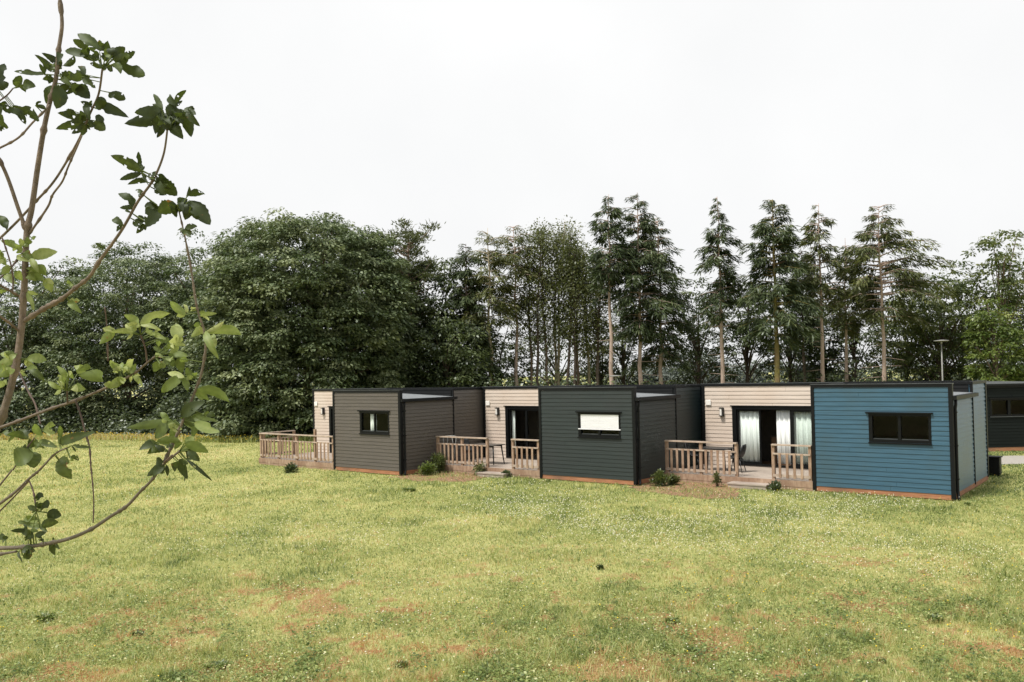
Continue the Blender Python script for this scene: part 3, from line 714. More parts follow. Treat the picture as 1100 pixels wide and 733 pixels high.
def lamp_post(p, hgt, label, disc):
    t = empty('street_lamp', (p.x, p.y, 0), 0, label, 'lamp post')
    mb = MB(); mb.tube([(0, 0, 0), (0, 0, hgt * .3), (0, 0, hgt - .12)], [.045, .042, .03], 12); mb.build('pole', MT['pole'], t, smooth=True)
    mb = MB(); mb.tube([(0, 0, hgt - .18), (0, 0, hgt - .1), (0, 0, hgt - .05)], [.04, .055, .045], 12); mb.build('collar', MT['pole'], t, smooth=True)
    mb = MB(); mb.tube([(0, 0, hgt - .048), (0, 0, hgt - .03), (0, 0, hgt), (0, 0, hgt + .03)], [disc * .8, disc, disc * .95, disc * .3], 20); mb.build('lamp_head', MT['pole'], t, smooth=True)
    return t
p = at(1012, 392, 44); lamp_post(p, 4.55, 'slender grey lamp post with flat disc head rising behind the blue cabin', .38)
p = at(661, 400, 46); lamp_post(p, 3.05, 'short pale lamp post between pine trunks behind the dark green cabin', .36)

# ------------------------------------------------------------------ foliage builders
def kites(P, A, Nn, ln, wd, fold=.12, droop=.0):
    """leaf quads: base P, axis A, normal Nn -> (n,4,3)"""
    A = A / np.linalg.norm(A, axis=1, keepdims=True)
    Nn = Nn - A * (A * Nn).sum(1, keepdims=True); Nn /= np.linalg.norm(Nn, axis=1, keepdims=True) + 1e-9
    Sd = np.cross(A, Nn); ln = ln[:, None]; wd = wd[:, None]
    Q = np.empty((len(P), 4, 3), np.float32)
    Q[:, 0] = P; Q[:, 1] = P + A * ln * .45 + Sd * wd / 2 + Nn * wd * fold; Q[:, 2] = P + A * ln - Nn * ln * droop; Q[:, 3] = P + A * ln * .45 - Sd * wd / 2 + Nn * wd * fold
    return Q
def leaf_obj(name, Q, tint, mat, parent):
    n = len(Q)
    return np_mesh(name, Q.reshape(-1, 3), np.arange(n * 4), 4, mat, parent, np.repeat(np.clip(tint, 0, 1), 4))

def crown_points(rng, n, c, rad, lob=.2, core=.25, squash=.75):
    d = rng.normal(size=(n, 3)); d /= np.linalg.norm(d, axis=1, keepdims=True)
    ph = rng.uniform(0, 6.28, 6); az = np.arctan2(d[:, 1], d[:, 0]); el = np.arcsin(d[:, 2])
    k = 1 + lob * (.5 * np.sin(2 * az + ph[0]) * np.cos(el) + .45 * np.sin(3 * az + 2.5 * el + ph[1]) + .5 * np.sin(4 * el + ph[2]) + .4 * np.sin(5 * az - 3 * el + ph[3]))
    r = np.where(rng.random(n) < core, rng.uniform(.3, .8, n), rng.uniform(.82, 1.02, n)) * k
    dd = d.copy(); lo = d[:, 2] < 0
    ce = np.sqrt(np.maximum(1e-6, 1 - d[:, 2] ** 2)); f = np.where(lo, np.maximum(ce, .8 + .2 * ce), ce ** .8) / ce
    dd[:, :2] *= f[:, None]
    return c + dd * r[:, None] * rad, d

def broad_tree(name, base, h, rad, base_z, mat, bark, label, cat='tree', nclump=260, per=70, cr=.75, leaf=.2, lob=.2, core=.25, seed=1, sparse=1.0, group='trees behind the cabins', trunk_r=.28, bias=0.0):
    rng = np.random.default_rng(seed)
    t = empty(name, (base.x, base.y, 0), 0, label, cat, group)
    cz = (h + base_z) / 2; rz = (h - base_z) / 2
    C, dirs = crown_points(rng, nclump, np.array([0, 0, cz]), np.array([rad, rad, rz]), lob, core)
    C[:, 2] = np.maximum(C[:, 2], base_z * .6 + .3)
    crs = cr * rng.uniform(.65, 1.3, nclump)
    n = int(per * sparse); ci = np.repeat(np.arange(nclump), n)
    d = rng.normal(size=(len(ci), 3)); d /= np.linalg.norm(d, axis=1, keepdims=True)
    d[:, 2] = np.where(rng.random(len(ci)) < .7, np.abs(d[:, 2]), d[:, 2])
    rr = rng.uniform(.55, 1.05, len(ci)) * crs[ci]
    P = C[ci] + d * np.stack([rr, rr, rr * .55], -1)
    out = C.copy(); out[:, 2] = 0; out /= np.linalg.norm(out, axis=1, keepdims=True) + 1e-6
    A = d * np.array([1, 1, .2]) + out[ci] * .5 + np.array([0, 0, -.45]) + rng.normal(0, .35, d.shape)
    Nn = np.array([0, 0, 1.0]) + d * .6 + rng.normal(0, .35, d.shape)
    ln = leaf * rng.uniform(.6, 1.35, len(ci)); wd = ln * rng.uniform(.45, .7, len(ci))
    Q = kites(P, A, Nn, ln, wd, .1, .1)
    ct = rng.normal(0, .23, nclump)
    tint = .45 + bias + ct[ci] + rng.normal(0, .17, len(ci))
    leaf_obj('crown', Q, tint, mat, t)
    mb = MB(); zt = base_z + (h - base_z) * .75; wob = rng.normal(0, .12, (6, 2)); wob[0] = 0
    mb.tube([(wob[k][0] * k * .3, wob[k][1] * k * .3, -.05 + zt * k / 5) for k in range(6)], [trunk_r * (1 - .16 * k) for k in range(6)], 8)
    for k in rng.choice(nclump, min(26, nclump), replace=False):
        z0 = min(C[k][2] * .55, zt * .9); mb.tube([(0, 0, z0), tuple(C[k] * np.array([.5, .5, 0]) + np.array([0, 0, (z0 + C[k][2]) / 2 + .2])), tuple(C[k])], [trunk_r * .32, trunk_r * .2, .02], 5, cap=False)
    mb.build('trunk', bark, t, smooth=True)
    return t

def fir_tree(name, base, h, rad, crown_z, mat, bark, label, seed=1, whorl=.42, nb=6, dens=1.0, top=.12, droop=.42, bias=0.0, trunk_r=.145, shape=.75, asym=0.0, group='tall conifers behind the cabins', low=0.0, lean=0.0):
    rng = np.random.default_rng(seed)
    t = empty(name, (base.x, base.y, 0), 0, label, 'tree', group)
    mb = MB(); Ps, As, Ns, Ls, Ws, Ts = [], [], [], [], [], []
    wob = rng.normal(0, .05, (9, 2)); wob[0] = 0
    tz = [h * k / 8 for k in range(9)]; tx = [wob[k][0] + lean * k / 8 for k in range(9)]; ty = [wob[k][1] for k in range(9)]
    mb.tube([(tx[k], ty[k], tz[k] - (.05 if k == 0 else 0)) for k in range(9)], [trunk_r * (1 - k / 8) ** 1.0 + .012 for k in range(9)], 8)
    z = crown_z
    while z < h - .15:
        f = (h - z) / (h - crown_z)                                # 1 at the crown's bottom
        prof = f ** shape
        prof *= 1 + .22 * math.sin(z * 2.1 + seed) * math.sin(z * .9 + seed * 2)
        if f > .8: prof *= 1 - (f - .8) * 1.6
        for b in range(nb):
            if rng.random() < .13: continue
            azm = rng.uniform(0, 2 * PI); ln = max(.12, rad * 1.22 * prof * rng.uniform(.5, 1.15) * (1 + asym * math.cos(azm)))
            dirv = np.array([math.cos(azm), math.sin(azm), 0]); z0 = z + rng.uniform(-.5, .5) * whorl * 1.8; z0 = min(z0, h - .1)
            tip_up = .25 * (1 - f)
            def pos(s): return np.array([np.interp(z0, tz, tx), np.interp(z0, tz, ty), z0]) + dirv * ln * s + np.array([0, 0, ln * ((.22 + tip_up * 1.6) * s - droop * s * s)])
            mb.tube([pos(0), pos(.5), pos(1)], [.03 + .006 * ln, .02, .006], 4, cap=False)
            m_ = int((12 + ln * 46) * dens); s = rng.uniform(.18, 1.02, m_) ** .8
            p = np.array([pos(q_) for q_ in s]); side = np.cross(dirv, [0, 0, 1]); sg = rng.choice([-1, 1], m_)
            offs = side[None] * (sg * rng.uniform(0, .30, m_) * (1.1 - s * .8) * ln * .55)[:, None]; offs[:, 2] -= rng.uniform(-.08, .42, m_) * (.3 + .7 * ln / rad)
            Ps.append(p + offs); As.append(dirv[None] * rng.uniform(.4, 1.1, m_)[:, None] + side[None] * (sg * rng.uniform(.2, .9, m_))[:, None] + np.array([0, 0, -.45]) + rng.normal(0, .25, (m_, 3)))
            Ns.append(np.array([0, 0, 1.0]) + rng.normal(0, .4, (m_, 3))); ks = min(1, .38 + 2.4 * f); Ls.append(rng.uniform(.25, .58, m_) * ks); Ws.append(rng.uniform(.045, .095, m_) * ks); Ts.append(.42 + bias + rng.normal(0, .1) + rng.normal(0, .16, m_) + .12 * (s - .5))
        z += whorl * rng.uniform(.75, 1.25)
    zz = crown_z * .35                                              # dead bare branches under the crown
    while zz < crown_z:
        for b in range(2):
            azm = rng.uniform(0, 2 * PI); ln = rng.uniform(.3, 1.1) * min(1.4, rad * .6)
            mb.tube([(np.interp(zz, tz, tx), np.interp(zz, tz, ty), zz), (np.interp(zz, tz, tx) + math.cos(azm) * ln, math.sin(azm) * ln, zz - .12 * ln + rng.uniform(-.1, .2))], [.018, .006], 4, cap=False)
        zz += rng.uniform(.35, .8)
    Q = kites(np.concatenate(Ps), np.concatenate(As), np.concatenate(Ns), np.concatenate(Ls), np.concatenate(Ws), .1, .12)
    leaf_obj('crown', Q, np.concatenate(Ts), mat, t)
    mb.build('trunk', bark, t, smooth=True)
    return t

def slender_tree(name, base, h, rad, crown_z, mat, bark, label, seed=1, nclump=40, per=40, leaf=.17, trunk_r=.09, group='slender trees in the gap', lean=0.0):
    rng = np.random.default_rng(seed)
    t = empty(name, (base.x, base.y, 0), 0, label, 'tree', group)
    mb = MB(); k8 = 9; wob = np.cumsum(rng.normal(0, .08, (k8, 2)), 0); wob -= wob[0]
    tz = np.linspace(-.05, h, k8); tx = wob[:, 0] + lean * np.linspace(0, 1, k8) ** 1.5; ty = wob[:, 1]
    mb.tube([(tx[k], ty[k], tz[k]) for k in range(k8)], [trunk_r * (1 - k / (k8 - 1)) ** .8 + .012 for k in range(k8)], 7)
    Ps, Cn = [], []
    z = crown_z + (h - crown_z) * rng.random(nclump) ** .75; az = rng.uniform(0, 2 * PI, nclump)
    f = (z - crown_z) / (h - crown_z); r = rad * np.sqrt(rng.random(nclump)) * (1.0 - .75 * f ** 2) * (.5 + .5 * np.minimum(1, f * 3))
    C = np.stack([np.interp(z, tz, tx) + np.cos(az) * r, np.interp(z, tz, ty) + np.sin(az) * r, z], -1)
    for k in range(nclump):
        z0 = z[k] - r[k] * .7 - .2
        mb.tube([(np.interp(z0, tz, tx), np.interp(z0, tz, ty), z0), tuple(C[k])], [.02, .006], 4, cap=False)
    ci = np.repeat(np.arange(nclump), per); d = rng.normal(size=(len(ci), 3)) * np.array([.36, .36, .26]) * rng.uniform(.6, 1.3, nclump)[ci][:, None]
    A = d * 1.0 + np.array([0, 0, -.12]) + rng.normal(0, .2, d.shape); Nn = np.array([0, 0, 1.0]) + rng.normal(0, .5, d.shape)
    ln = leaf * rng.uniform(.6, 1.3, len(ci)); Q = kites(C[ci] + d, A, Nn, ln, ln * .55, .1, .1)
    leaf_obj('crown', Q, .45 + rng.normal(0, .12, nclump)[ci] + rng.normal(0, .16, len(ci)), mat, t)
    mb.build('trunk', bark, t, smooth=True)
    return t

def place(x, top, d):
    """ground point and height of a tree whose top stands at x, top"""
    p = at(x, top, d); return Vector((p.x, p.y, 0)), p.z
px = lambda wpx, d: wpx / FPX * d

# left: broadleaf wall down to the ground
TS = 'tall broadleaf trees at the left edge of the meadow'
for (x, top, d, wpx, mat, bark, lb, kw) in [
    (10, 292, 57, 165, 'l_chestnut', 'bark', 'dark broadleaf tree at the far left behind the apple branches', dict(nclump=560, per=100, cr=.8, leaf=.2, core=.4, seed=3)),
    (135, 267, 56, 175, 'l_chestnut', 'bark', 'rounded grey green broadleaf tree between the apple stem and the biggest crown', dict(nclump=1050, per=105, cr=.72, leaf=.18, core=.35, lob=.13, seed=4, bias=.06)),
    (235, 262, 54, 120, 'l_chestnut', 'bark', 'broadleaf tree with uneven top tucked against the left flank of the biggest crown', dict(nclump=440, per=100, cr=.75, leaf=.19, core=.4, seed=5)),
    (328, 233, 49, 222, 'l_chestnut', 'bark', 'biggest dome shaped broadleaf tree standing behind the taupe cabin', dict(nclump=1650, per=115, cr=.72, leaf=.205, seed=6, lob=.045, core=.3, bias=.1)),
    (470, 292, 54, 110, 'l_dark', 'darkbark', 'dark dense tree right of the biggest crown behind the taupe roof', dict(nclump=380, per=70, cr=.85, leaf=.25, core=.4, seed=8)),
    (405, 268, 55, 80, 'l_chestnut', 'bark', 'broadleaf tree peeking out at the right shoulder of the biggest crown', dict(nclump=260, per=70, cr=.8, leaf=.24, seed=9)),
]:
    b_, h_ = place(x, top, d)
    broad_tree('broadleaf_tree', b_, h_, px(wpx, d) / 2, .0, MT[mat], MT[bark], lb, group=TS, **kw)

# pine beside the biggest crown
b_, h_ = place(438, 243, 53)
rng = np.random.default_rng(21)
pt = empty('pine_tree', b_, 0, 'thin sparse pine with an open tufted crown right of the biggest dome shaped tree', 'tree')
mb = MB(); mb.tube([(0, 0, -.05), (.1, 0, h_ * .4), (-.05, .1, h_ * .75), (.05, 0, h_ * .97)], [.2, .16, .1, .03], 8); Q = []; TT = []
for k in range(62):
    z0 = h_ * rng.uniform(.42, .97); azm = rng.uniform(0, 2 * PI); ln = rng.uniform(.6, 2.3) * (1.2 - .5 * z0 / h_)
    e = np.array([math.cos(azm) * ln, math.sin(azm) * ln, z0 + .55 * ln]); mb.tube([(0, 0, z0), (e[0] * .6, e[1] * .6, z0 + .2 * ln), tuple(e)], [.05, .03, .012], 5, cap=False)
    m_ = 130; dd = rng.normal(size=(m_, 3)); dd /= np.linalg.norm(dd, axis=1, keepdims=True); dd[:, 2] = np.abs(dd[:, 2]) * .8 - .15
    Q.append(kites(e + dd * rng.uniform(.05, .3, (m_, 1)) + rng.normal(0, .24, (m_, 3)) * [1, 1, .5], dd + [0, 0, .35], rng.normal(size=(m_, 3)), rng.uniform(.18, .34, m_), rng.uniform(.05, .09, m_))); TT.append(.4 + rng.normal(0, .15, m_))
leaf_obj('crown', np.concatenate(Q), np.concatenate(TT), MT['l_firolive'], pt); mb.build('trunk', MT['pinkbark'], pt, smooth=True)

# mixed conifers in the middle
for (x, top, d, wpx, cz, mat, bark, lb, kw) in [
    (500, 262, 52, 62, .25, 'l_fir', 'darkbark', 'dark conifer at the left end of the middle group above the taupe cabin', dict(seed=31, shape=.55, nb=7)),
    (524, 245, 52, 60, .52, 'l_firolive', 'palebark', 'olive green conifer with slim pale trunk above the cream wall', dict(seed=32, shape=.45, nb=6, dens=0.70, bias=.14)),
    (552, 243, 54, 60, .56, 'l_firolive', 'pinkbark', 'olive green conifer with pinkish trunk above the middle terrace door', dict(seed=33, shape=.42, nb=6, dens=0.70, bias=.14)),
    (653, 209, 50, 50, .63, 'l_fir', 'pinkbark', 'tall fir with long bare pink trunk rising above the half shuttered window', dict(seed=41, shape=.6, nb=7, dens=1.10)),
    (684, 207, 51, 80, .40, 'l_fir', 'pinkbark', 'tallest full fir standing in the close group of three', dict(seed=42, shape=.62, nb=8, dens=1.10)),
    (707, 234, 52, 66, .30, 'l_fir', 'pinkbark', 'shorter fir with hanging lower branches right of the close group of three', dict(seed=43, shape=.5, nb=6, dens=0.97)),
    (771, 211, 50, 60, .44, 'l_fir', 'pinkbark', 'slim pointed fir with thin pink trunk standing clear above the blue cabin terrace', dict(seed=44, shape=.75, nb=6, dens=0.92)),
    (830, 214, 49, 80, .40, 'l_fir', 'ivybark', 'dense dark fir with yellow green ivy covered trunk', dict(seed=45, shape=.55, nb=8, dens=1.19, trunk_r=.19)),
    (879, 219, 50, 56, .56, 'l_firolive', 'pinkbark', 'sparse fir with olive crown and pale pink trunk above the blue wall', dict(seed=46, shape=.6, nb=6, dens=0.79)),
    (906, 256, 52, 48, .52, 'l_firolive', 'pinkbark', 'shorter olive fir squeezed between two taller ones above the blue wall', dict(seed=47, shape=.6, nb=6, dens=0.79, trunk_r=.13)),
    (944, 221, 49, 108, .50, 'l_firolive', 'pinkbark', 'broad fir with long branches reaching right above the blue window', dict(seed=48, shape=.6, nb=7, dens=0.97, asym=.22)),
    (860, 262, 56, 44, .42, 'l_fir', 'darkbark', 'small dark fir partly hidden between the ivy trunk and the olive crown', dict(seed=49, shape=.6, nb=6, trunk_r=.13)),
]:
    b_, h_ = place(x, top, d)
    fir_tree('fir_tree', b_, h_, px(wpx, d) / 2, h_ * cz, MT[mat], MT[bark], lb, **kw)

# slender trees with sky between them
SL = [(574, 254, .10, 'thin dark trunked tree right beside the pinkish conifer trunk'), (585, 244, -.3, 'slender tree with leaning top in the open gap'),
      (596, 238, .9, 'tallest slender tree with bare twiggy tip bending right'), (607, 250, .1, 'slender pale leaved tree in the centre of the gap'),
      (618, 262, .2, 'slender pale trunked tree right of the gap centre'), (629, 268, -.2, 'low slender tree left of the tall bare pink trunk'), (641, 276, .1, 'thin slender tree touching the tall bare pink trunk'), (566, 262, .0, 'slim bare stemmed tree directly right of the olive conifers'), (591, 258, .2, 'dark slim stem between the leaning slender tree and the twiggy one'), (613, 272, -.1, 'short slim stem in the right half of the gap'), (635, 290, .0, 'lowest slim stem in the right half of the gap')]
for k, (x, top, ln, lb) in enumerate(SL):
    b_, h_ = place(x, top, 53 + (k % 3) * 1.3)
    slender_tree('slender_tree', b_, h_, 1.3, h_ * .42, MT['l_light'], MT[('darkbark', 'bark', 'palebark')[k % 3]], lb, seed=60 + k, nclump=72, per=42, lean=ln, trunk_r=.1)

# broadleaf trees at the right
for (x, top, d, wpx, bz, mat, bark, lb, kw) in [
    (1008, 288, 52, 100, .2, 'l_mid', 'darkbark', 'leafy green tree with gaps of sky behind the lamp post', dict(nclump=260, per=52, seed=71, cr=.6, core=.4)),
    (1072, 247, 50, 66, .42, 'l_mid', 'bark', 'tall airy tree with see through crown near the right end', dict(nclump=115, per=42, seed=72, cr=.5, lob=.3, core=.4)),
    (1108, 270, 52, 70, .25, 'l_mid', 'bark', 'leafy tree cut off at the right end of the tree line', dict(nclump=130, per=52, seed=73, cr=.55, core=.4)),
    (1068, 326, 45, 50, .0, 'l_bright', 'bark', 'bright green bushy tree above the charcoal cabin roof', dict(nclump=130, per=60, seed=74, cr=.5)),
    (1110, 345, 47, 70, .0, 'l_dark', 'bark', 'low dark bushy tree above the charcoal cabin at the right end', dict(nclump=120, per=60, seed=75, cr=.5)),
    (972, 315, 56, 84, .1, 'l_mid', 'darkbark', 'mid green tree behind the broad fir', dict(nclump=136, per=60, seed=76, core=.45, cr=.6)),
    (915, 318, 57, 80, .05, 'l_dark', 'darkbark', 'dark bushy tree behind the shorter olive fir', dict(nclump=122, per=55, seed=77, core=.45, cr=.6)),
    (1030, 340, 55, 80, .0, 'l_dark', 'darkbark', 'dark low tree behind the lamp post foot', dict(nclump=170, per=60, seed=78)),
    (800, 296, 56, 66, .12, 'l_dark', 'darkbark', 'dark leafy tree between the slim pointed fir and the ivy trunk', dict(nclump=122, per=55, seed=79, core=.45, cr=.6)),
    (748, 304, 55, 62, .12, 'l_dark', 'darkbark', 'dark leafy tree filling the space left of the slim pointed fir', dict(nclump=100, per=52, seed=80, core=.45, cr=.6)),
    (848, 312, 58, 66, .1, 'l_dark', 'darkbark', 'dark leafy tree behind the ivy covered trunk', dict(nclump=108, per=52, seed=81, core=.45, cr=.6)),
    (886, 330, 58, 52, .05, 'l_dark', 'darkbark', 'low dark tree behind the sparse fir trunk', dict(nclump=79, per=52, seed=82, core=.45, cr=.6)),
    (668, 318, 57, 60, .1, 'l_dark', 'darkbark', 'dark leafy tree behind the close group of three firs', dict(nclump=72, per=45, seed=83, core=.45, cr=.6)),
    (478, 335, 50, 80, .0, 'l_dark', 'darkbark', 'low black green bushy tree close behind the taupe cabin side wall', dict(nclump=200, per=60, seed=84)),
    (535, 350, 56, 60, .0, 'l_dark', 'darkbark', 'low dark bush under the olive conifers', dict(nclump=110, per=55, seed=85)),
    (598, 345, 58, 90, .0, 'l_mid', 'darkbark', 'low green thicket tree under the slender trees', dict(nclump=80, per=42, seed=86)),
    (645, 352, 58, 60, .0, 'l_mid', 'darkbark', 'low green bush under the tall bare pink trunk', dict(nclump=80, per=42, seed=87)),
]:
    b_, h_ = place(x, top, d)
    broad_tree('leafy_tree', b_, h_, px(wpx, d) / 2, h_ * bz, MT[mat], MT[bark], lb, trunk_r=.16, **kw)

for k, (x, top, d, wpx, lb) in enumerate([(712, 391, 61, 52, 'bush in painted haze tone far behind right of the close group of three firs'), (742, 381, 60, 62, 'largest bush in painted haze tone far behind the slim pointed fir'),
        (786, 392, 61, 56, 'bush in painted haze tone far behind right of the thin pink trunk'), (866, 388, 60, 56, 'bush in painted haze tone far behind right of the ivy covered trunk'), (690, 396, 62, 44, 'smallest bush in painted haze tone far behind between fir trunks')]):
    b_, h_ = place(x, top, d)
    broad_tree('hazed_bush', b_, h_, px(wpx, d) / 2, 0, MT['l_hazed'], MT['bark'], lb, 'bush', nclump=90, per=60, cr=.8, leaf=.24, seed=90 + k, group='bushes far behind in painted haze tone')

# undergrowth along the edge of the wood
rng = np.random.default_rng(5); n = 60000
s = rng.random(n); ex = np.interp(s, [0, .25, .5, .75, 1], [-36, -25, -14.5, -4, 34]); ey = np.interp(s, [0, .25, .5, .75, 1], [51.5, 50.2, 45.0, 45.5, 47])
ey = ey + rng.uniform(0, 5, n); hgt = (.5 + 3.4 * fbm(ex * .5, ey * .3, 8, 3)) * np.clip((ey - np.interp(ex, [-36, -25, -14.5, -4, 34], [51.5, 50.2, 45, 45.5, 47])) / 1.5 + .15, 0, 1)
z = rng.random(n) ** .7 * hgt
d = rng.normal(size=(n, 3)); ln = rng.uniform(.12, .26, n)
ug = leaf_obj('undergrowth', kites(np.stack([ex, ey, z], -1), d * [1, 1, .4] + [0, -.4, -.2], np.array([0, -.5, 1.0]) + rng.normal(0, .4, (n, 3)), ln, ln * .6), .4 + rng.normal(0, .2, n), MT['l_dark'], None)
tag(ug, 'dark undergrowth along the foot of the trees', 'undergrowth', kind='stuff')
n = 42000; ex = rng.uniform(-52, 48, n); ey = 67 + rng.uniform(-1.5, 3, n); z = rng.random(n) ** .8 * (1.4 + 3.4 * fbm(ex * .28, ey * .1, 18, 3)); ln = rng.uniform(.2, .42, n); d = rng.normal(size=(n, 3))
hd = leaf_obj('hedge_bank', kites(np.stack([ex, ey, z], -1), d * [1, 1, .4] + [0, -.4, -.2], np.array([0, -.5, 1.0]) + rng.normal(0, .4, (n, 3)), ln, ln * .6), .45 + rng.normal(0, .2, n), MT['l_far'], None)
tag(hd, 'far green thicket closing the view behind the trees', 'thicket', kind='stuff')
# dry tall grass along the edge of the wood
n = 9000; s = rng.random(n); ex = -36 + s * 30; ey = np.interp(ex, [-36, -25, -14.5, -4], [50.8, 49.2, 44.0, 44.5]) + rng.normal(0, .35, n)
dg_ = blades('dry_grass', ex, ey, rng.uniform(.12, .42, n), rng.uniform(.03, .06, n), rng.uniform(.1, .6, n), np.clip(.72 + rng.normal(0, .12, n) - .25 * (ex > -17), 0, 1), MT['l_grass'], rng)
tag(dg_, 'strip of dry straw coloured grass at the foot of the left trees', 'grass', kind='stuff')

# ------------------------------------------------------------------ shrubs and weeds near the cabins
def shrub(name, x, y, h, r, mat, label, seed, ncl=22, per=60, leaf=.07, group='shrubs planted by the terraces'):
    h *= .72; r *= .7; rng = np.random.default_rng(seed); t = empty(name, (x, y, 0), 0, label, 'shrub', group)
    C = rng.normal(size=(ncl, 3)) * [.45 * r, .45 * r, .28 * h] + [0, 0, h * .55]; C[:, 2] = np.clip(C[:, 2], .08, h * .95)
    ci = np.repeat(np.arange(ncl), per); d = rng.normal(size=(len(ci), 3)) * r * .28
    ln = leaf * rng.uniform(.7, 1.4, len(ci)); P = C[ci] + d; P[:, 2] = np.maximum(P[:, 2], .01)
    leaf_obj('foliage', kites(P, d * 2 + [0, 0, .05], np.array([0, 0, 1.0]) + rng.normal(0, .4, d.shape), ln, ln * .6), .5 + rng.normal(0, .1, ncl)[ci] + rng.normal(0, .16, len(ci)), mat, t)
    mb = MB()
    for k in range(7):
        c = C[rng.integers(ncl)]; mb.tube([(c[0] * .1, c[1] * .1, -.02), tuple(c * [.6, .6, .6]), tuple(c)], [.012, .008, .004], 5, cap=False)
    mb.build('stem', MT['twig'], t); return t
shrub('shrub', -2.86, 27.5, .5, .24, MT['l_bright'], 'round bright green shrub in the mulch beside the taupe side wall', 1)
shrub('shrub', -2.5, 28.05, .72, .3, MT['l_mid'], 'darker taller shrub between the bright shrub and the middle terrace', 2)
shrub('shrub', 4.12, 23.72, .5, .2, MT['l_mid'], 'small shrub at the foot of the dark green side wall', 3, 18)
shrub('shrub', 4.5, 23.95, .3, .16, MT['l_firolive'], 'low brownish shrub at the railing corner of the blue cabin terrace', 4, 14)
shrub('shrub', 5.62, 23.3, .62, .12, MT['l_light'], 'thin upright weed in front of the blue cabin terrace railing', 5, 8, 26)
shrub('shrub', 6.95, 22.35, .2, .18, MT['l_dark'], 'low dark shrub beside the step of the blue cabin terrace', 6, 10, 50)
shrub('shrub', -.25, 26.55, .2, .18, MT['l_dark'], 'low dark shrub beside the step of the middle terrace', 7, 10, 50)
shrub('shrub', -7.75, 29.15, .28, .24, MT['l_dark'], 'low dark shrub at the skirting of the farthest terrace', 8, 12, 50)
shrub('shrub', -1.1, 27.2, .38, .3, MT['l_firolive'], 'dry brownish shrub under the middle terrace railing', 9, 12, 40)
def weed(x, y, h, r, n, label, seed, mat='l_weed'):
    rng = np.random.default_rng(seed); t = empty('weed_tuft', (x, y, 0), 0, label, 'weed', 'weeds in the meadow')
    a_ = rng.uniform(0, 2 * PI, n); rr = r * np.sqrt(rng.random(n)) * .5
    P = np.stack([np.cos(a_) * rr, np.sin(a_) * rr, rng.uniform(0, .3, n) * h], -1); A = np.stack([np.cos(a_), np.sin(a_), rng.uniform(.1, 1.6, n) * h / r], -1)
    ln = rng.uniform(.4, 1.0, n) * max(r, h) * .36
    o = leaf_obj('foliage', kites(P, A, np.array([0, 0, 1.0]) + rng.normal(0, .3, (n, 3)), ln, ln * rng.uniform(.2, .4, n), .1, .15), .4 + rng.normal(0, .25, n), MT[mat], t)
    return t
for k, (x, y, h, r, n, lb) in enumerate([
    (-4.89, 10.85, .09, .24, 90, 'dark flat weed on orange soil left of the image centre in the near meadow'),
    (1.38, 13.88, .16, .17, 110, 'compact dark green weed alone in the middle of the meadow'),
    (-2.98, 23.76, .2, .55, 150, 'wide low green tuft in front of the middle terrace step'),
    (3.97, 9.26, .12, .2, 90, 'green leafy weed closest to the bottom right of the meadow'),
    (5.3, 10.7, .16, .3, 130, 'bushy green weed in the right part of the near meadow'),
    (-6.5, 11.6, .16, .4, 150, 'broad green weed patch at the left border of the meadow'),
    (-1.31, 9.45, .12, .26, 110, 'low green weed at the bottom middle of the meadow'),
    (-.35, 10.4, .1, .2, 80, 'small green weed just beyond the bottom middle one'),
    (2.0, 10.9, .12, .3, 110, 'loose green weed between the compact weed and the bottom border'),
    (-3.4, 9.5, .15, .4, 150, 'largest green weed patch at the bottom left of the meadow'),
    (10.4, 19.35, .18, .2, 60, 'weed at the near plinth corner of the blue cabin'),
    (1.0, 25.1, .16, .22, 60, 'weed at the plinth of the dark green cabin')]):
    weed(x, y, h, r * .5, n * 3, lb, 200 + k, 'l_weed' if k < 2 else 'l_bright')

# ------------------------------------------------------------------ apple tree close to the camera
ap = empty('apple_tree', (-2.35, 2.2, 0), 0, 'young apple tree with thin leafy branches at the left in front of everything', 'tree')
AO = Vector((-2.35, 2.2, 0))
Z1 = lambda x, y: (x / 2.2214, y / 2.2214)
def conv(ox, oy, f): return lambda x, y: (ox + x / f, oy + y / f)
R0 = lambda x, y: (x, y)
BR = []   # list of (pts px, width px start, end, depth start, end)
def smooth_pts(P, n=6):
    out = []
    for i in range(len(P) - 1):
        p0 = P[max(i - 1, 0)]; p1 = P[i]; p2 = P[i + 1]; p3 = P[min(i + 2, len(P) - 1)]
        for k in range(n):
            t = k / n
            out.append(.5 * ((2 * p1) + (-p0 + p2) * t + (2 * p0 - 5 * p1 + 4 * p2 - p3) * t * t + (-p0 + 3 * p1 - 3 * p2 + p3) * t ** 3))
    out.append(P[-1]); return out
BSAMP = []
def branch(name, pts, w0, w1, d0, d1, mat='applebark', extra=None, nodes=True, seed=0):
    P = [at(x, y, d0 + (d1 - d0) * k / max(1, len(pts) - 1)) for k, (x, y) in enumerate(pts)]
    if extra: P = [Vector(e) for e in extra] + P
    S_ = smooth_pts(P, 7); n = len(S_); rnd = random.Random(seed)
    rad = []
    for k in range(n):
        t = k / (n - 1); d = d0 + (d1 - d0) * t; r = (w0 + (w1 - w0) * t) * .76 / FPX * d / 2
        if nodes and rnd.random() < .14: r *= 1.5
        rad.append(r)
    mb = MB(); mb.tube([p - AO for p in S_], rad, 9)
    o = mb.build(name, MT[mat], ap, smooth=True)
    for k in range(0, n): BSAMP.append(S_[k])
    return o
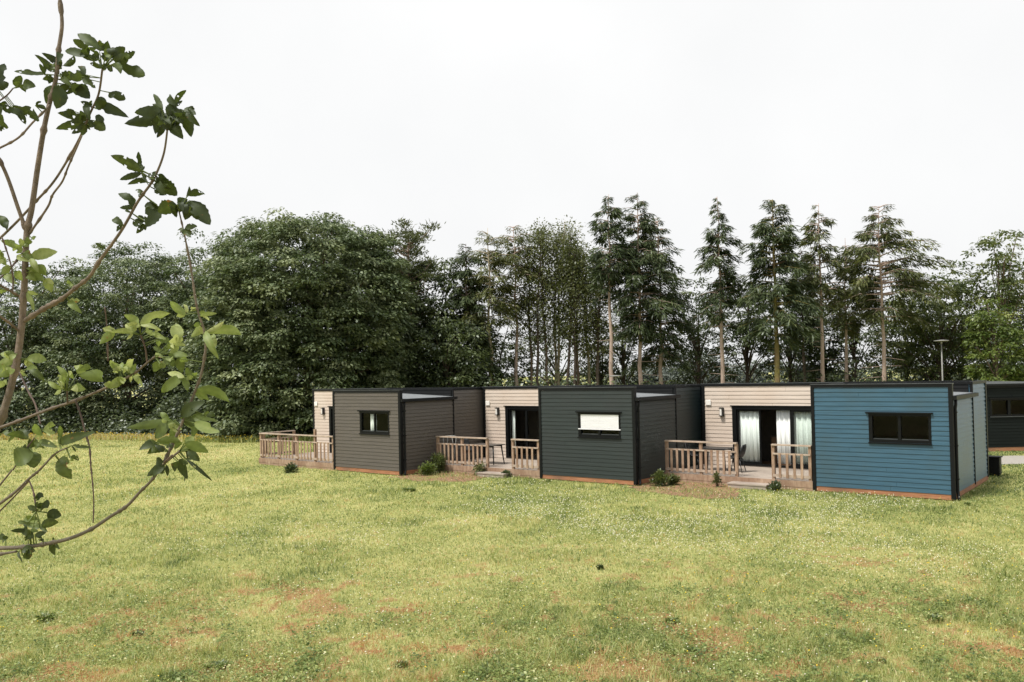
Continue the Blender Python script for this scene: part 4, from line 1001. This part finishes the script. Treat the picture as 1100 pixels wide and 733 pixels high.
# trunk: from the ground outside the frame up to the leader
branch('trunk', [(-60, 560), (-22, 500), (2, 447), (16, 398), (22.5, 357), (25.5, 320), (27, 288), (29, 248), (34, 225), (40.5, 180), (47, 140), (53, 112), (60, 85), (63, 54), (66.6, 27), (64.4, 0), (62, -40)], 12.2, 4.2, 2.5, 2.5,
       extra=[(-2.35, 2.2, -.05), (-2.33, 2.22, .6), (-2.25, 2.3, 1.4)], seed=1)
bs = [
 ([(29, 250), (20, 225), (9, 193), (0, 173), (-14, 148)], 5.5, 4.5, 2.5, 2.45),
 ([(-10, 263), (0, 256), (19.6, 237), (39, 216), (55.7, 198), (69, 178), (85.5, 148.6), (97, 121.6), (106, 101), (110, 74)], 3.6, 2.8, 2.62, 2.4),
 ([(31, 252), (51, 223), (56.5, 209.5), (67, 195), (73, 180), (81, 162), (88, 146)], 3.2, 2.2, 2.5, 2.42),
 ([(-10, 163), (0, 159), (20, 148), (35, 132), (49, 118), (53, 113)], 3.2, 2.4, 2.42, 2.48),
 ([(-8, 112), (0, 108), (8, 102), (14, 95)], 2.6, 1.8, 2.35, 2.35),
 ([(26, 345), (49.5, 330.5), (66, 321.5), (81, 309.5), (96, 297.5), (108, 279), (130.6, 247.6), (148.6, 216), (164.4, 193.6), (175.6, 166.6), (180, 138)], 6.4, 2.6, 2.5, 2.25),
 ([(-10, 590), (0, 589), (24.6, 588), (46, 585), (73.7, 579), (98, 568.6), (118, 555.5), (136, 544), (150, 529), (162.4, 516.6), (175.5, 499.4), (182, 493.7), (193, 484.5)], 6.2, 3.0, 2.3, 2.1),
 ([(176, 497), (192, 463), (209, 422), (217, 398), (221, 365), (213, 336), (210, 322), (205, 288), (198, 252), (192.5, 228)], 4.4, 2.0, 2.12, 2.08),
 ([(-10, 464), (0, 459.7), (22.5, 451.5), (52.5, 440), (82.5, 430), (115.5, 416), (143, 402), (159, 389), (167, 383)], 4.8, 2.4, 2.3, 2.15),
 ([(158, 389), (156, 374), (151, 360)], 2.6, 2.0, 2.17, 2.15),
 ([(81, 430), (87, 447), (91.5, 465), (96, 480), (97.5, 500), (99, 514.6), (100.7, 539), (100, 562)], 2.6, 1.6, 2.22, 2.2),
 ([(21, 400), (30, 420), (38, 435), (43.5, 456)], 2.4, 2.4, 2.4, 2.35),
 ([(-10, 548), (0, 541), (16, 529), (31, 514.6), (42.6, 505), (56.5, 490), (64.5, 484.5), (72, 481.5)], 4.6, 1.8, 2.2, 2.15),
 ([(-8, 556), (0, 549), (16, 533), (31, 517)], 2.4, 2.0, 2.24, 2.2),
 ([(31, 516), (36, 529), (39, 549)], 2.0, 2.4, 2.18, 2.16),
 ([(-10, 598), (0, 595.6), (18, 592.5)], 4.0, 3.4, 2.26, 2.26),
 ([(-8, 530), (0, 521), (13, 505)], 3.2, 2.4, 2.25, 2.22),
 ([(-8, 302), (0, 306.5), (10.5, 312.5), (22, 319)], 3.0, 3.2, 2.42, 2.5),
 ([(-8, 335), (0, 340), (12, 348.5), (22, 357)], 3.2, 3.8, 2.4, 2.5),
 ([(-8, 306), (0, 299), (11.5, 288), (25, 271)], 2.8, 2.8, 2.42, 2.5),
 ([(2, 255), (8, 272), (12, 286), (14, 300), (13.5, 314)], 2.0, 2.2, 2.4, 2.42),
 ([(116, 388), (115, 353), (112.5, 330)], 2.2, 1.4, 2.25, 2.22),
 ([(72, 420), (72.5, 430), (72, 434)], 2.0, 2.4, 2.2, 2.24),
 ([(176, 497), (185, 489)], 2.4, 2.0, 2.1, 2.08),
 ([(14, 505), (30, 480), (44, 462)], 2.0, 1.6, 2.2, 2.18),
]
for k, bb in enumerate(bs):
    thin = bb[1] < 3.0
    branch('branch', *bb, mat='twig' if thin else 'applebark', seed=k + 2)

LV = []   # (base px, tip px, width px, tone)
def leaves(cv, f, tn_, rows):
    for bx, by, tx_, ty_, wpx in rows:
        LV.append((cv(bx, by), cv(tx_, ty_), wpx / f, tn_))
c6 = conv(0, 20, 6.106)  # low tones paint the backlit darkness of the upper leaves into their colour
leaves(c6, 6.106, .10, [(665, 215, 505, 90, 85), (580, 250, 420, 205, 70), (560, 200, 480, 135, 60), (650, 270, 520, 235, 50), (720, 270, 700, 150, 80), (740, 240, 820, 190, 80), (745, 270, 970, 385, 100), (800, 270, 885, 215, 60), (760, 290, 790, 355, 60), (665, 330, 590, 290, 40), (720, 485, 830, 530, 72), (640, 585, 820, 630, 90), (595, 575, 530, 545, 40),
 (390, 300, 285, 230, 60), (340, 350, 240, 240, 55), (300, 365, 90, 345, 45), (410, 310, 500, 240, 50), (350, 400, 285, 395, 55), (340, 330, 300, 300, 40), (540, 390, 625, 455, 60), (520, 430, 580, 525, 110), (500, 430, 450, 490, 60), (350, 440, 300, 550, 75), (390, 440, 375, 588, 115),
 (110, 455, 135, 372, 70), (150, 440, 228, 440, 85), (-30, 440, 30, 290, 95), (0, 560, 125, 635, 60), (85, 575, 270, 670, 80), (230, 570, 310, 592, 35), (-10, 720, 40, 680, 75), (-20, 640, 15, 705, 70),
 (580, 660, 385, 620, 85), (560, 690, 370, 720, 75), (620, 670, 690, 735, 95), (480, 600, 420, 645, 65), (590, 690, 535, 705, 65), (560, 640, 480, 680, 70), (690, 300, 740, 350, 45), (400, 380, 470, 440, 50), (560, 370, 520, 300, 50)])
leaves(c6, 6.106, .5, [(460, 400, 545, 350, 90), (350, 300, 385, 360, 60), (575, 190, 630, 215, 40), (690, 250, 740, 210, 60)])
c7 = conv(120, 90, 4.31)  # upper right leaves, backlit darkness again painted in by low tone
leaves(c7, 4.31, .08, [(210, 150, 75, 185, 78), (230, 120, 105, 135, 60), (250, 190, 215, 130, 70), (270, 185, 325, 250, 70), (330, 120, 370, 248, 65), (350, 120, 402, 195, 42), (290, 100, 342, 25, 32), (300, 100, 258, 50, 42), (260, 150, 295, 95, 65), (240, 190, 213, 248, 36), (230, 170, 200, 108, 55), (300, 160, 345, 140, 50), (255, 160, 240, 215, 60), (290, 130, 330, 180, 55),
 (140, 410, 0, 330, 58), (160, 455, 78, 460, 32), (150, 510, 108, 490, 26), (105, 570, 33, 500, 48), (55, 655, 0, 620, 42), (95, 600, 60, 580, 16), (180, 440, 215, 402, 22), (200, 490, 245, 517, 42), (215, 450, 305, 517, 78),
 (300, 560, 215, 592, 85), (215, 570, 160, 662, 85), (310, 550, 367, 592, 72), (350, 520, 437, 505, 42), (360, 540, 457, 652, 85), (370, 570, 420, 632, 62), (335, 685, 397, 652, 36), (335, 690, 308, 670, 30), (340, 690, 372, 685, 24), (150, 640, 93, 650, 46), (140, 650, 118, 692, 34), (320, 560, 350, 600, 50), (225, 480, 290, 470, 50)])
cA = conv(0, 180, 6.106)
leaves(cA, 6.106, .12, [(40, 400, 0, 310, 72), (690, 535, 625, 495, 32), (930, 20, 860, -10, 60)])
leaves(cA, 6.106, .66, [(200, 590, 375, 550, 90), (150, 560, 222, 612, 55), (190, 670, 322, 700, 80), (200, 690, 290, 740, 60), (130, 520, 10, 480, 62), (150, 510, 200, 458, 55), (210, 470, 237, 455, 28), (140, 560, 100, 500, 45), (-20, 560, 20, 600, 65), (30, 620, -20, 600, 70), (115, 680, 140, 740, 55), (60, 650, 10, 700, 60)])
leaves(cA, 6.106, .9, [(110, 590, 190, 615, 35)])
cB = conv(0, 290, 6.667)
leaves(cB, 6.667, .72, [(195, 160, 243, 292, 46), (320, 70, 372, 162, 72), (210, 5, 310, 80, 45), (490, 220, 572, 302, 62), (520, 105, 470, 80, 30), (190, 640, 338, 640, 85), (100, 620, 0, 600, 65), (110, 620, -10, 680, 85), (60, 690, -10, 722, 65), (30, 40, 120, 100, 62), (-10, 150, 42, 152, 42), (40, 600, 120, 610, 50)])
cC = conv(0, 390, 6.667)
leaves(cC, 6.667, .74, [(440, 190, 338, 133, 45), (470, 120, 413, 18, 52), (560, 90, 768, 110, 110), (560, 60, 662, 18, 52), (500, 60, 520, 110, 40), (540, 170, 605, 188, 75), (420, 140, 500, 120, 40), (780, 180, 885, 108, 72), (860, 60, 800, -5, 58), (890, 70, 900, 5, 42), (930, 80, 975, 5, 44), (950, 95, 1003, 150, 42), (60, 30, -5, 100, 95), (40, 150, -20, 160, 60), (150, 60, 185, 92, 34),
 (300, 520, 235, 435, 62), (310, 480, 402, 430, 48), (330, 500, 400, 498, 52)])
leaves(cC, 6.667, .32, [(200, 40, 322, 125, 58), (430, 580, 645, 500, 85), (280, 560, 402, 602, 62), (260, 560, 205, 612, 72), (200, 540, 55, 505, 65), (100, 530, -10, 505, 50), (420, 690, 510, 830, 120), (500, 680, 575, 690, 45)])
leaves(cC, 6.667, .18, [(240, 640, 90, 720, 165), (520, 590, 645, 605, 34)])
cD = conv(0, 490, 6.107)
leaves(cD, 6.107, .2, [(240, 350, 178, 330, 45), (250, 280, 272, 238, 52), (270, 350, 322, 288, 56), (310, 370, 402, 392, 84), (220, 520, 140, 470, 52), (230, 520, 302, 500, 42), (200, 530, 138, 480, 42), (40, 540, -10, 520, 52), (350, 580, 356, 645, 46), (150, 610, 225, 622, 72), (180, 620, 190, 675, 70), (130, 620, 138, 692, 18), (350, 570, 350, 528, 16), (190, 490, 68, 490, 36), (290, 560, 258, 550, 22), (235, 330, 300, 330, 50)])
leaves(cD, 6.107, .42, [(220, 470, 178, 388, 92), (270, 460, 384, 430, 74), (190, 440, 108, 430, 32), (210, 480, 270, 450, 60)])
cE = conv(110, 320, 6.107)
leaves(cE, 6.107, .82, [(240, 180, 150, 108, 62), (245, 170, 442, 95, 74), (200, 230, 68, 220, 46), (210, 235, 150, 170, 58), (75, 210, -15, 300, 72), (280, 220, 342, 240, 42), (330, 230, 412, 272, 42), (100, 480, 48, 408, 42), (150, 480, 108, 430, 46), (180, 480, 195, 388, 48), (130, 520, 38, 592, 62), (200, 515, 262, 567, 38), (490, 290, 482, 165, 100), (450, 290, 542, 312, 42), (640, 120, 748, 100, 36), (550, 110, 438, 22, 62), (650, 190, 588, 252, 62), (680, 230, 935, 225, 78), (700, 260, 742, 322, 62), (590, 90, 602, 58, 40)])
leaves(cE, 6.107, .58, [(430, 370, 562, 380, 62), (410, 360, 330, 320, 42), (440, 390, 420, 442, 62), (380, 420, 338, 482, 72), (500, 390, 522, 492, 72), (370, 270, 452, 322, 62), (430, 340, 462, 300, 40), (350, 380, 402, 390, 32), (440, 400, 472, 452, 50), (600, 520, 543, 458, 52), (540, 510, 378, 622, 82), (620, 600, 845, 672, 82), (640, 180, 598, 180, 40)])
cF = conv(110, 420, 6.107)
leaves(cF, 6.107, .62, [(470, 200, 162, 242, 72), (450, 200, 343, 312, 84), (540, 210, 742, 180, 62), (600, 210, 767, 272, 84), (540, 340, 695, 402, 84), (510, 330, 358, 330, 72), (430, 190, 380, 140, 50)])
leaves(cF, 6.107, .3, [(520, 170, 662, 68, 92), (360, 340, 243, 382, 62), (680, 160, 747, 155, 42)])
leaves(cF, 6.107, .08, [(410, 390, 288, 402, 64), (400, 480, 308, 552, 84), (410, 490, 328, 562, 60), (490, 460, 557, 575, 64), (560, 390, 637, 462, 64), (550, 450, 718, 587, 32), (460, 370, 420, 350, 50)])
leaves(cF, 6.107, .85, [(580, 370, 500, 400, 52), (470, 240, 520, 250, 40)])
LV2 = []
rj = random.Random(4)
for (bx, by), (tx_, ty_), wpx, tn_ in LV:
    LV2.append(((bx, by), (tx_, ty_), wpx * (.84 if tn_ < .2 else .86), tn_ + (rj.uniform(.02, .24) if tn_ < .2 else 0)))
    for _ in range(rj.choice([1, 2, 2]) if tn_ < .2 else rj.choice([1, 1, 2])):                    # a smaller neighbour from the same spur
        an = math.atan2(ty_ - by, tx_ - bx) + rj.choice([-1, 1]) * rj.uniform(.4, 1.3); l_ = math.hypot(tx_ - bx, ty_ - by) * rj.uniform(.35, .7)
        LV2.append(((bx + rj.uniform(-2, 2), by + rj.uniform(-2, 2)), (bx + math.cos(an) * l_, by + math.sin(an) * l_), wpx * rj.uniform(.4, .75), min(1, tn_ + rj.uniform(0, .22))))
BA = np.array([tuple(p) for p in BSAMP]); camP = np.array([0, 0, EYE])
fwv, rtv, upv = np.array(fw), np.array(RT), np.array(UP)
rel = BA - camP; bd = rel @ fwv; bpx = np.stack([550 + (rel @ rtv) / bd * FPX, CY - (rel @ upv) / bd * FPX], -1)
VS, FS, TN = [], [], []; rng = np.random.default_rng(77); NS = 12
OFFS = (-1, -.55, 0, .55, 1)
for (bx, by), (tx_, ty_), wpx, tn_ in LV2:
    k = int(np.argmin((bpx[:, 0] - bx) ** 2 + (bpx[:, 1] - by) ** 2)); near = BA[k]; d0 = bd[k] + rng.uniform(-.03, .03)
    p0 = np.array(at(bx, by, d0)); dt = rng.uniform(-.035, .035); p1 = np.array(at(tx_, ty_, d0 + dt))
    ax = p1 - p0; ln = np.linalg.norm(ax); ax /= ln
    view = p0 - camP; view /= np.linalg.norm(view)
    sd_ = np.cross(ax, view); sd_ /= np.linalg.norm(sd_); nn = np.cross(sd_, ax)      # nn faces along the view axis
    roll = rng.uniform(-.6, .6); sd2 = sd_ * math.cos(roll) + nn * math.sin(roll); nn2 = nn * math.cos(roll) - sd_ * math.sin(roll)
    if nn2[2] < 0: nn2 = -nn2
    wd_ = wpx / FPX * d0 / max(.72, math.cos(roll)); cup = rng.uniform(.08, .3); arch = rng.uniform(.02, .22); wave = rng.uniform(0, 6.28); wamp = rng.uniform(.02, .07)
    o0 = len(VS); rag = tn_ < .38; bite = rng.random() < (.3 if rag else .12); en = rng.normal(0, .035 if rag else .02, (NS + 1, 2)); bs_ = rng.integers(2, NS - 2); bside = rng.choice([-1, 1]); tw = rng.uniform(-.5, .5)
    for s in range(NS + 1):
        t = s / NS; prof = (math.sin(PI * t ** .93) ** .68) if 0 < t < 1 else 0.0; prof *= 1.0 - .1 * t
        c = p0 + ax * ln * t + nn2 * ln * arch * (math.sin(PI * t) - .9 * t ** 3)
        ta = tw * (t - .4); s3 = sd2 * math.cos(ta) + nn2 * math.sin(ta); n3 = nn2 * math.cos(ta) - sd2 * math.sin(ta)
        for j, of in enumerate(OFFS):
            e = of * prof * wd_ / 2
            if abs(of) == 1:
                e *= 1 + (.045 if s % 2 else -.035) + en[s, 0 if of < 0 else 1]
                if bite and of == bside and abs(s - bs_) <= 1: e *= .5
            if bite and abs(of) == .55 and of * bside > 0 and s == bs_: e *= .55
            VS.append(c + s3 * e + n3 * (abs(e) * cup + wamp * wd_ * abs(of) * math.sin(t * 11 + wave + of)) - AO)
            TN.append(np.clip(tn_ + rng.normal(0, .03) + (.07 if of == 0 else 0), 0, 1))
    leaf_t = rng.normal(0, .07)
    for q_ in range(o0, len(VS)): TN[q_] = float(np.clip(TN[q_] + leaf_t, 0, 1))
    for s in range(NS):
        for j in range(4):
            if rag and 2 < s < NS - 2 and rng.random() < .02: continue   # insect hole
            a_ = o0 + s * 5 + j; FS += [a_, a_ + 1, a_ + 6, a_ + 5]
    # petiole from the nearest point of the branch
    gap = np.linalg.norm(near - p0)
    if .004 < gap < .06:
        r_ = .0012; sx = np.cross(p0 - near, view); sx /= np.linalg.norm(sx) + 1e-9; o1 = len(VS)
        VS += [near - sx * r_ - AO, near + sx * r_ - AO, p0 + sx * r_ - AO, p0 - sx * r_ - AO, near + view * r_ * 2 - AO, p0 + view * r_ * 2 - AO]
        TN += [.7] * 6; FS += [o1, o1 + 1, o1 + 2, o1 + 3, o1 + 1, o1 + 4, o1 + 5, o1 + 2, o1 + 4, o1, o1 + 3, o1 + 5]
np_mesh('foliage', np.array(VS), FS, 4, MT['l_apple'], ap, TN, smooth=True)
